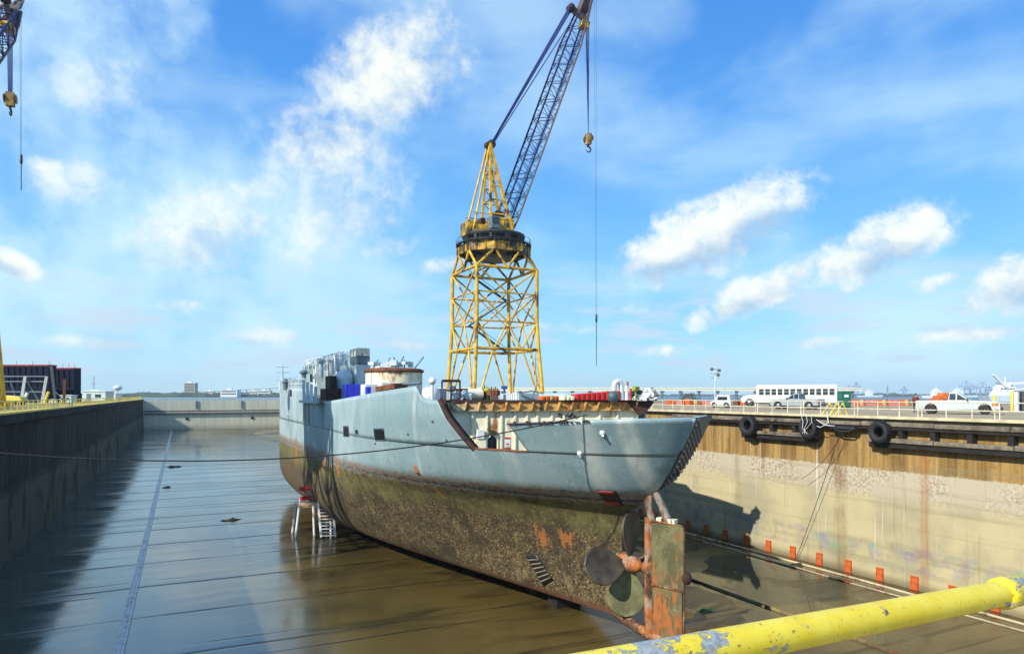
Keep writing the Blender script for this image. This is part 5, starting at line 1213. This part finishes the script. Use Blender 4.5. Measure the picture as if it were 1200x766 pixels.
def bus(loc, rz):
    t = thing('bus', 'long white school-type bus parked on the right quay behind the silver pickup', 'bus', loc, rz); hw = 1.2; L0, L1 = -5.9, 4.6
    q = MB(); r1 = [(-hw,.55),(-hw,2.55),(-hw+.12,2.86),(-hw+.4,3.05),(0,3.14),(hw-.4,3.05),(hw-.12,2.86),(hw,2.55),(hw,.55)]
    q.prism(r1, L0, L1, 0, 'X'); b = q.build('body', M['white'], t, bevel=.05)
    q = MB(); q.prism([(L1,.55)]+arch(5.5,.58,.55)[0:]+[(6.6,.55),(6.7,1.1),(6.4,1.55),(L1,1.75)], -.95, .95); q.build('bonnet', M['white'], t, bevel=.1)
    for s_ in (-1,1):
        for k in range(12):
            x = L0+.35+k*.83
            q = MB(); q.box((x,s_*(hw+.005)-.02,1.66),(x+.62,s_*(hw+.005)+.02,2.50)); w = q.build('window', M['glass'], b)
            q = MB(); q.box((x,s_*(hw+.03)-.008,2.10),(x+.60,s_*(hw+.03)+.008,2.14)); q.build('window_bar', M['offwhite'], w)
        for z in (1.1,1.6): q = MB(); q.box((L0+.05,s_*(hw+.02)-.02,z),(L1-.1,s_*(hw+.02)+.02,z+.06)); q.build('rub_rail', M['offwhite'], b)
        for x in (-3.6,5.5): wheel(t, x, s_*(hw-.18 if x < 0 else .92), .50, .28)
    q = MB(); q.box((L0-.03,-.45,1.0),(L0-.005,.45,2.6)); q.build('rear_door', M['darkgrey'], t)
    for y in (-.85,.85): q = MB(); q.box((L0-.03,y-.3,1.7),(L0-.005,y+.3,2.5)); q.build('rear_window', M['glass'], t)
    for y in (-.85,.85): q = MB(); q.box((L0-.04,y-.2,1.1),(L0-.005,y+.2,1.4)); q.build('tail_light', M['red'], t)
    q = MB(); q.box((L1+.005,-1.0,1.8),(L1+.03,1.0,2.7)); q.build('windscreen', M['glass'], t)
    q = MB(); q.box((L0-.18,-1.15,.5),(L0-.0,1.15,.75)); q.build('bumper', M['dark'], t)
    q = MB(); q.box((L0+.3,-1.1,.38),(L1+1.6,1.1,.56)); q.build('chassis', M['dark'], t)
pos = W(927, 463, 97); bus((pos.x,pos.y,0), -TH+math.pi-R(24))
# small white utility cart
pos = W(846, 463, 88); uc = thing('utility_cart', 'small white utility cart with dark wheels on the quay left of the bus', 'cart', (pos.x,pos.y,0), -TH+math.pi-R(35))
q = MB(); q.prism([(-1.25,.35)]+arch(-.75,.36,.35)+arch(.8,.36,.35)+[(1.3,.35),(1.35,.75),(.75,.95),(.45,1.55),(-1.2,1.58)], -.65, .65); b = q.build('body', M['offwhite'], uc, bevel=.05)
for s_ in (-1,1):
    q = MB(); q.add([(-.9,s_*.665,.95),(.45,s_*.665,.95),(.30,s_*.665,1.42),(-.9,s_*.665,1.42)], [(0,1,2,3)]); q.build('window', M['glass'], b)
    for x in (-.75,.8): wheel(uc, x, s_*.55, .30, .18)
q = MB(); q.box((-1.25,-.7,1.58),(.5,.7,1.66)); q.build('roof', M['white'], uc)
q = MB(); q.add([(.79,-.55,.98),(.79,.55,.98),(.52,.5,1.5),(.52,-.5,1.5)], [(0,1,2,3)]); q.build('windscreen', M['glass'], b)
# green portable toilet
pos = W(989, 463, 88); pt = thing('portable_toilet', 'dark green portable toilet with a white panel standing right of the bus', 'toilet', (pos.x,pos.y,0), -TH)
q = MB(); q.box((-.62,-.6,.08),(.62,.6,1.95)); q.build('cabin', M['green'], pt, bevel=.05)
q = MB(); q.prism([(-.66,1.95),(.66,1.95),(.45,2.15),(-.45,2.15)], -.62, .62); q.build('roof', M['green'], pt)
q = MB(); q.box((-.42,-.63,.2),(.42,-.602,1.8)); d_ = q.build('door', M['green'], pt, bevel=.01); q = MB(); q.box((-.28,-.65,1.35),(.28,-.632,1.68)); q.build('sign', M['white'], d_)
q = MB(); q.box((-.7,-.68,0),(.7,.68,.08)); q.build('skid', M['dark'], pt)
# light mast
pos = W(838, 463, 118); lt = thing('light_mast', 'tall floodlight mast with a cluster of lamps behind the white cart', 'lamp post', (pos.x,pos.y,0), -TH)
q = MB(); q.tube((0,0,0),(0,0,6.1),.13,8,.08); q.build('pole', M['greylight'], lt)
q = MB()
for z in (4.6,5.4,6.1): q.tube((-.7,0,z),(.7,0,z),.05,5)
q.build('crossarm', M['greydark'], lt)
for k,(x,z) in enumerate(((-.6,6.1),(.1,6.2),(.65,5.9),(-.2,5.4),(.5,5.1),(.3,4.6))):
    q = MB(); q.cbox((x,-.15,z),(.5,.3,.42),0,0,.4); q.build('floodlight', M['greylight'] if k%2 else M['greydark'], lt)
# Person beside the pickup -------------------------------------------------
def skin_mesh(name, verts, edges, rad, mat, par, sub=2, loc=(0,0,0)):
    me = bpy.data.meshes.new(name); me.from_pydata(verts, edges, []); o = bpy.data.objects.new(name, me); COL.objects.link(o); me.materials.append(mat)
    sk = o.modifiers.new('Skin','SKIN'); sk.use_smooth_shade = True
    for i, r in enumerate(rad):
        v = me.skin_vertices[0].data[i]; v.radius = (r, r) if not isinstance(r, tuple) else r
        v.use_root = (i == 0)
    s = o.modifiers.new('Subdivision','SUBSURF'); s.levels = sub; s.render_levels = sub; o.parent = par; return o
pos = W(1073, 463, 63); pe_ = thing('person', 'person in dark red jacket and dark trousers by the tail of the large pickup', 'person', (pos.x,pos.y,0), -TH+R(160))
V = [(0,0,.95),(0,0,1.12),(0,-.01,1.30),(0,-.01,1.44),(0,.0,1.52),(0,.01,1.60),(0,.015,1.70),
     (.10,0,.90),(.12,.02,.50),(.13,-.01,.09),(.14,.12,.04),(-.10,0,.90),(-.13,.0,.50),(-.15,-.02,.09),(-.16,.11,.04),
     (.18,0,1.40),(.25,-.02,1.14),(.22,.14,.95),(.17,.22,.93),(-.18,0,1.40),(-.26,-.03,1.13),(-.23,.12,.94),(-.18,.2,.92)]
E = [(0,1),(1,2),(2,3),(3,4),(4,5),(5,6),(0,7),(7,8),(8,9),(9,10),(0,11),(11,12),(12,13),(13,14),(3,15),(15,16),(16,17),(17,18),(3,19),(19,20),(20,21),(21,22)]
RR = [(.14,.11),(.13,.10),(.15,.10),(.10,.08),.052,.085,.075,.09,.06,.04,.035,.09,.06,.04,.035,.065,.048,.035,.035,.065,.048,.035,.035]
skin_mesh('body', V, E, RR, M['skin'], pe_)
jv = [V[0],V[1],V[2],V[3],V[15],V[16],V[17],V[19],V[20],V[21]]; skin_mesh('jacket', jv, [(0,1),(1,2),(2,3),(3,4),(4,5),(5,6),(3,7),(7,8),(8,9)], [(.19,.15),(.18,.14),(.20,.14),(.12,.10),.09,.072,.055,.09,.072,.055], M['jacket'], pe_)
tv = [(0,0,.93),V[7],V[8],V[9],V[11],V[12],V[13]]; skin_mesh('trousers', tv, [(0,1),(1,2),(2,3),(0,4),(4,5),(5,6)], [(.16,.13),.115,.085,.07,.115,.085,.07], M['trousers'], pe_)
q = MB(); q.ball((0,-.015,1.70),(.10,.11,.095),12); q.build('hair', M['hair'], pe_)
for s_ in (1,-1): q = MB(); q.ball((s_*.14,.05,.045),(.055,.14,.05),10); q.build('boot', M['black'], pe_)
q = MB(); 
for s_ in (1,-1): q.ball((s_*.032,.078,1.66),(.012,.008,.008),6)
q.build('eyes', M['black'], pe_); q = MB(); q.ball((0,.095,1.635),(.014,.022,.022),6); q.build('nose', M['skin'], pe_)
# ================================================================ CLUTTER BEHIND THE VEHICLES
random.seed(21)
GB = 'pink and orange barrier blocks along the right quay'
for i in range(12):
    px = 997+i*6.6; 
    if 58 < px-1010 < 70: continue
    mt = [M['pink'], M['pink'], M['creamrust'], M['orange']][(i*7) % 4]; p = G(px, 104); q = MB(); q.prism([(-.45,0),(.45,0),(.22,.35),(.14,.95),(-.14,.95),(-.22,.35)], -.48, .48, 0, 'X')
    q.move(Matrix.Rotation(-TH, 4, 'Z')); nm = {id(M['pink']):'faded pink', id(M['creamrust']):'rusty tan', id(M['orange']):'orange'}[id(mt)]
    o = q.build('road_barrier', mt, None, tuple(p), bevel=.03)
    tag(o, '%s road barrier on the quay behind the railing, %s from the green toilet' % (nm, ordw[i]), 'barrier', GB)
for i, (px, c, h) in enumerate(((786,'orange',.9),(798,'pink',.8),(806,'orange',1.0),(815,'creamrust',.8),(864,'rust',.9),(869,'orange',.9),(826,'pink',.7))):
    p = G(px, 112); q = MB(); q.box((-.8,-.4,0),(.8,.4,h*.8)); q.box((-.5,-.3,h*.8),(.4,.3,h)); q.move(Matrix.Rotation(-TH+i, 4, 'Z'))
    nm = dict(orange='orange', pink='faded pink', creamrust='tan', rust='rust-brown')[c]
    tag(q.build('material_stack', M[c], None, tuple(p), bevel=.04), 'low %s stack on the quay between ship and bus, %s from the ship' % (nm, ['first','second','third','fourth','sixth','seventh','fifth'][i]), 'stack', 'low stacks of materials on the far quay')
# shrubs on the quay
def leafy(name, px, d, w, h, n, mat, label, cat='plant', seed=0, trunk=False, group=None, z=0):
    rnd = random.Random(seed); p = G(px, d, z); t = thing(name, label, cat, tuple(p), 0, group); q = MB()
    for _ in range(n):
        a = rnd.uniform(0, 6.28); r = rnd.random()**.5; hz = rnd.random(); rr = w/2*(1-.6*abs(hz-.45))*r
        c = Vector((rr*math.cos(a), rr*math.sin(a), h*(.12+.88*hz) if not trunk else h*(.35+.65*hz))); s_ = h*.06*rnd.uniform(.6,1.5)
        u = Vector((rnd.uniform(-1,1),rnd.uniform(-1,1),rnd.uniform(-1,1))).normalized()*s_; v = u.cross(Vector((rnd.uniform(-1,1),rnd.uniform(-1,1),1))).normalized()*s_*.8
        q.add([c-u-v, c+u-v, c+u+v, c-u+v], [(0,1,2,3)])
    q.build('foliage' if not trunk else 'crown', mat, t); q = MB(); q.tube((0,0,0),(0,0,h*.6),h*.03,6,h*.012)
    for k in range(4): a = k*1.6; q.tube((0,0,h*.3),(w*.25*math.cos(a),w*.25*math.sin(a),h*.65),h*.015,4,h*.006)
    q.build('stem' if not trunk else 'trunk', M['trunk'], t); return t
ML = land_mat('leaf_green', (.05,.09,.025), (.10,.13,.04), 2); ML2 = land_mat('leaf_dull', (.10,.10,.06), (.06,.07,.035), 2)
leafy('shrub', 806, 128, 3.4, 2.0, 160, ML2, 'bare dull shrub at the far quay edge left of the white cart', seed=2)
# orange machine, white vessel, posts and cabinet at the right
p = G(1108, 92); om = thing('loader', 'orange loader showing above the bed of the large pale pickup', 'loader', tuple(p), -TH)
q = MB(); q.box((-1.3,-.8,.5),(.9,.8,1.55)); q.prism([(-.9,1.55),(.5,1.55),(.3,1.95),(-.7,1.95)], -.6, .6); q.build('body', M['orangebright'], om, bevel=.06)
q = MB(); q.beam((-.6,-.9,1.3),(-2.0,-.9,.7),.2,.3); q.beam((-.6,.9,1.3),(-2.0,.9,.7),.2,.3); q.box((-2.4,-.9,.2),(-1.9,.9,.9)); q.build('bucket', M['orange'], om)
for x in (-.8,.6):
    for y in (-.75,.75): wheel(om, x, y, .42, .3)
for px, y1, y0, d, lab in ((1165,462,482,66,'short yellow bollard post in front of the white vessel'), (1186,458,482,66,'tall yellow post beside the dark cabinet at the right edge')):
    a = W(px, y1, d); q = MB(); q.lathe([(.14,0),(.14,a.z-.05),(.10,a.z+.02),(.01,a.z+.04)], (0,0,0), 'Z', 12); q.lathe([(.22,0),(.22,.06),(.14,.08)], (0,0,0), 'Z', 12); tag(q.build('bollard', M['railyellow'], None, (a.x,a.y,0)), lab, 'bollard')
a = W(1191.5, 459, 65); q = MB(); q.box((-.16,-.15,0),(.16,.15,a.z)); q.box((-.22,-.2,0),(.22,.2,.1)); tag(q.build('square_post', M['offwhite'], None, (a.x,a.y,0), bevel=.02), 'pale grey square post between the yellow post and the dark cabinet', 'post')
a = W(1203, 458, 66); cbn = thing('cabinet', 'tall dark steel cabinet cut by the right edge of the picture', 'cabinet', (a.x,a.y,0), -TH); q = MB(); q.box((-.85,-.5,.1),(.85,.5,2.0)); q.build('case', M['dark'], cbn, bevel=.03)
for s_ in (-1,1): q = MB(); q.box((s_*.42-.38,-.53,.15),(s_*.42+.38,-.503,1.95)); q.build('door', M['darkgrey'], cbn)
q = MB(); q.box((-.8,-.45,0),(.8,.45,.1)); q.build('plinth', M['black'], cbn)
p = G(1178, 420, -2.3); vs_ = thing('moored_vessel', 'white vessel with a slanting crane arm moored beyond the right quay', 'ship', tuple(p), -TH)
q = MB(); q.prism([(-14,4),(14,4),(12,0),(-12,0)], -5, 5); q.build('hull', M['greylight'], vs_)
q = MB(); q.box((-5.5,-3,4),(4.5,3,9.2)); q.box((-4,-2.5,9.2),(3,2.5,11.8)); q.prism([(-8,4),(-5.5,4),(-5.5,7.5)], -3, 3); q.build('deck_house', M['white'], vs_)
q = MB(); q.beam((-2,-3.2,9),(-9.5,-3.2,16.5),1.3,1.1); q.beam((1,-3.2,11),(9.5,-3.2,11.6),1.2,1.6); q.tube((0,0,11),(0,0,15.5),.4,6); q.beam((3,-3,7),(11,-3,8.5),.8,.8); q.build('crane_arm', M['white'], vs_)
q = MB()
for k in range(5): q.box((-4.5+k*1.8,-3.06,7.4),(-3.6+k*1.8,-3.0,8.2))
q.build('window', M['glass'], vs_)
def farship(px, d, w, h, mat, label):
    p = G(px, d, -2.3); t = thing('distant_ship', label, 'ship', tuple(p), -TH); q = MB(); q.prism([(-w/2,3.5),(w/2,4.5),(w/2*.88,0),(-w/2*.9,0)], -5, 5); q.build('hull', mat, t)
    q = MB(); q.box((-w*.1,-4,3.5),(w*.12,4,h)); q.box((-w*.05,-3,h),(w*.05,3,h*1.25)); q.tube((0,0,h),(0,0,h*1.7),.4,5); q.build('deck_house', M['white'], t)
farship(1097, 900, 46, 10, M['white'], 'small distant white ship above the orange loader'); farship(1018, 1500, 60, 12, M['greylight'], 'tiny distant pale ship on the horizon above the pink barriers')
farship(1122, 1300, 80, 13, M['greylight'], 'distant pale ship on the horizon above the cab of the large pale pickup')
# distant quay cranes
MHZ = pm('distant_crane_steel', (.22,.28,.45), .7, bump=0)
for i, (px, h) in enumerate(((994,38),(1003,52),(1040,42),(1060,36),(1133,58),(1141,44),(1152,52),(1160,36))):
    p = G(px, 2500, -2); q = MB()
    for x in (-9,9): q.beam((x,0,0),(x,0,h*.62),2.6); 
    q.beam((-22,0,h*.62),(30,0,h*.64),3.2); q.beam((0,0,h*.62),(2,0,h),2.4); q.beam((2,0,h),(28,0,h*.66),1.2); q.beam((2,0,h),(-20,0,h*.64),1.2); q.move(Matrix.Rotation(-TH+i*.5, 4, 'Z'))
    tag(q.build('port_crane', MHZ, None, tuple(p)), 'tiny hazy port crane on the far skyline at the right, %s from the left' % ordw[i], 'crane', 'far port cranes on the right skyline')
# long pipe bridge on piers over the water
br = thing('pipe_bridge', 'long low pale pipe bridge on piers over the water behind the ship and bus', 'bridge', tuple(G(720, 250, -2.3)), 0)
a, b_ = G(500, 262, 3.6), G(1010, 240, 3.4); q = MB(); q.beam(a, b_, .5, .55); q.beam(a+Vector((0,1.5,.0)), b_+Vector((0,1.5,0)), .4, .4); q.tube(a+Vector((0,0,.7)), b_+Vector((0,0,.7)), .22, 6); q.build('pipe_run', M['railcream'], br, world=True)
for i in range(24):
    p = a.lerp(b_, (i+.5)/24); q = MB(); q.tube((p.x-.6,p.y,-3),(p.x-.2,p.y,3.3),.2,5); q.tube((p.x+.9,p.y,-3),(p.x+.3,p.y,3.3),.2,5); q.beam((p.x-.8,p.y,2.9),(p.x+1.0,p.y,2.9),.4,.4); q.build('pier', M['greydark'], br, world=True)
# ================================================================ LEFT BACKGROUND
def slab(px0, px1, ytop, d, label):
    a, b_ = G(px0, d), G(px1, d); h = W(px0, ytop, d).z; w = (b_-a).length
    t = thing('steel_module', label, 'steel module', tuple((a+b_)/2), -TH, 'dark steel modules on the left quay'); q = MB(); q.box((-w/2,0,0),(w/2,2.5,h)); 
    q.build('shell', M['navyplate'], t); q = MB(); q.box((-w/2-.05,-.08,h-.01),(w/2+.05,2.55,h+.28)); q.build('top_edge', M['plateedge'], t)
    for k in range(int(w/1.25)): q = MB(); x = -w/2+.6+k*1.25; q.box((x-.07,-.22,h*.45),(x+.07,-.002,h-.3)); q.build('stiffener', M['navyplate'], t)
    q = MB()
    for k in range(5): x = -w/2+w*k/4.01; q.tube((x,.2,h),(x,.2,h+1.1),.05,4)
    q.build('stanchion', M['darkgrey'], t)
slab(-20, 57, 428.5, 150, 'larger dark navy steel module with a red top edge on the left quay'); slab(59, 87, 432, 158, 'smaller dark navy steel module right of the bigger one on the left quay')
for i, (x0, y0, x1, y1, mt, lab) in enumerate(((24.5,473,29.5,441,'offwhite','pale leaning prop in front of the dark module, the left one of two'), (49,472,54.5,441,'offwhite','pale leaning prop in front of the dark module, the right one of two'), (75,472,75.5,444,'rust','upright red and white post in front of the smaller dark module'), (60,429,65,474,'darkgrey','dark slanting prop at the gap between the two dark modules'), (52,471,57,459,'railyellow','short yellow strut leaning beside the right pale prop'), (27,470,32,460,'offwhite','short pale strut beside the left pale prop'))):
    a, b_ = W(x0, y0, 143), W(x1, y1, 143); a.z = 0 if y0 > y1 else a.z; 
    if y1 > y0: b_.z = 0
    q = MB(); q.beam(a, b_, .5, .4); q.beam(a-Vector((.5,0,0)), a+Vector((.5,0,0)), .7, .2) if y0 > y1 else None; tag(q.build('prop', M[mt]), lab, 'prop')
q = MB()
for y_ in (441, 447, 459): a, b_ = W(2, y_, 143.6), W(54, y_, 143.6); q.tube(a, b_, .13, 5)
q.tube(W(32,447,143.8), W(47,472,143.8), .12, 5); q.tube(W(12,447,143.8), W(20,470,143.8), .12, 5); q.tube(W(62,455,143.8), W(73,468,143.8), .12, 5)
tag(q.build('scaffold_rails', M['greydark']), 'dark horizontal scaffold rails across the front of the larger dark module', 'scaffold')
a = G(16, 112); y_ = thing('yellow_compressor', 'low yellow machine on the left quay beneath the dark module', 'machine', tuple(a), -TH); q = MB(); q.prism([(-1.8,.4),(1.6,.4),(1.9,.8),(1.5,1.35),(-1.2,1.6),(-1.8,1.2)], -.8, .8); q.build('housing', M['railyellow'], y_, bevel=.06)
for x in (-1.1,1.0): wheel(y_, x, -.7, .36); wheel(y_, x, .7, .36)
q = MB(); q.beam((1.8,0,.6),(3.0,0,.5),.12); q.build('drawbar', M['dark'], y_)
# sheds and boxes along the left quay
def shed(px, w, h, d, dep, mat, label, roof='greylight', name='shed', cat='shed', z=0, flat=False):
    a = G(px, d, z); t = thing(name, label, cat, tuple(a), -TH); q = MB(); q.box((-w/2,0,0),(w/2,dep,h)); q.build('wall', M[mat], t, bevel=.03)
    q = MB(); q.prism([(-w/2-.2,h),(w/2+.2,h),(w/2+.2,h+.15),(0,h+(.15 if flat else .5)+w*.03),(-w/2-.2,h+.15)], -.2, dep+.2); q.build('roof', M[roof], t)
    q = MB(); q.box((-w*.32,-.05,.0),(-w*.12,-.004,min(2.1,h*.8))); q.build('door', M['greydark'], t)
    q = MB(); q.box((w*.05,-.05,h*.4),(w*.30,-.004,h*.72)); q.build('window', M['glass'], t); return t
shed(110, 6.5, 2.6, 190, 4, 'greylight', 'small pale shed on the left quay right of the dark modules'); shed(93, 5, 2.2, 200, 3, 'boomblue', 'blue container-like shed just right of the dark modules', 'greylight'); shed(125, 6, 2.2, 235, 4, 'white', 'low white shed on the left quay beyond the small pale shed', 'offwhite')
shed(77, 2.4, 1.5, 150, 2, 'greylight', 'tiny grey equipment box at the foot of the smaller dark module', flat=True, name='equipment_box', cat='box')
a = G(110, 200); q = MB(); q.tube((0,0,0),(0,0,7.2),.09,5); q.beam((-.8,0,5.0),(.8,0,5.0),.1); tag(q.build('pole', M['greydark'], None, tuple(a)), 'thin dark pole standing behind the small pale shed', 'pole')
for i in range(5):
    px = 96+i*13; a = G(px, 215+i*12); leafy('shrub', px, 215+i*12, 5, 1.6, 110, ML, 'low green shrub on the left quay, %s from the dark modules' % ordw[i], seed=30+i, group='low shrubs along the left quay')
random.seed(9)
for i in range(9):
    px = 62+i*11; d = 135+i*16; a = G(px, d); q = MB(); w = random.uniform(.8,1.8); h = random.uniform(.6,1.3); q.box((-w/2,-.5,0),(w/2,.5,h*.7)); q.box((-w*.3,-.4,h*.7),(w*.35,.4,h)); mt = ['cream','railyellow','creamrust'][i%3]
    tag(q.build('pallet_load', M[mt], None, tuple(a), bevel=.03), '%s pallet load behind the yellow railing, %s along from the dark modules' % ({'cream':'cream','railyellow':'yellow','creamrust':'rust-stained tan'}[mt], ordw[i]), 'pallet load', 'pallet loads behind the left railing')
# buildings on the far shore
def tower(px, d, w, h, mat, label, name='building', z0=2, rows=6, cols=4):
    a = G(px, d, z0); t = thing(name, label, 'building', tuple(a), -TH); q = MB(); q.box((-w/2,0,-4),(w/2,w*.6,h)); q.build('wall', M[mat], t)
    q = MB(); q.box((-w/2-.5,-.5,h),(w/2+.5,w*.6+.5,h+1)); q.box((-w*.15,2,h+1),(w*.15,w*.3,h+4)); q.build('roof', M['offwhite'], t)
    for r in range(rows): q = MB(); z = h*(r+.5)/rows; q.box((-w*.44,-.3,z-h/rows*.22),(w*.44,-.05,z+h/rows*.22)); q.build('window', M['glass'], t)
tower(222, 1500, 24, 26, 'concrete', 'square tan tower block on the far shore above the caisson gate', rows=8); tower(268, 1400, 34, 10, 'white', 'wide low white building on the far shore left of the ship', rows=2); tower(309, 1450, 26, 9, 'white', 'small white building on the far shore close to the bow of the ship', rows=2)
tower(296, 1500, 16, 8, 'offwhite', 'narrow pale building on the far shore between two white buildings', rows=2); tower(245, 1500, 18, 8, 'offwhite', 'pale low building on the far shore right of the tan tower', rows=2)
a = G(138, 1500, 4); wt = thing('water_tower', 'white water tower on the far shore at the left', 'water tower', tuple(a), 0); q = MB(); q.ball((0,0,14),(9,9,6),14); q.build('tank', M['white'], wt); q = MB(); q.tube((0,0,-4),(0,0,12),2,8,1.4); q.build('stem', M['white'], wt)
q = MB(); p = G(330, 1700); p2 = G(200, 1700); a, b_ = G(232,1650,9), G(330,1700,20); q.beam(a, b_, 4, 1.6)
for k in range(8): c = a.lerp(b_, k/7); q.beam((c.x,c.y,-2),(c.x,c.y,c.z),2.2)
tag(q.build('road_bridge', M['concrete']), 'long thin road bridge on the far shore behind the white buildings', 'bridge')
# ================================================================ AIR
def haze():
    m = bpy.data.materials.new('haze_air'); m.use_nodes = True; nt = m.node_tree; nt.nodes.remove(nt.nodes['Principled BSDF'])
    v = nt.nodes.new('ShaderNodeVolumePrincipled'); v.inputs['Color'].default_value = (.62,.80,1,1); v.inputs['Density'].default_value = .00013; v.inputs['Anisotropy'].default_value = .0
    nt.links.new(v.outputs[0], nt.nodes['Material Output'].inputs['Volume'])
    q = MB(); q.box((-4000,-900,-13.5), (6000,4000,96)); return tag(q.build('haze', m), kind='stuff')
haze()
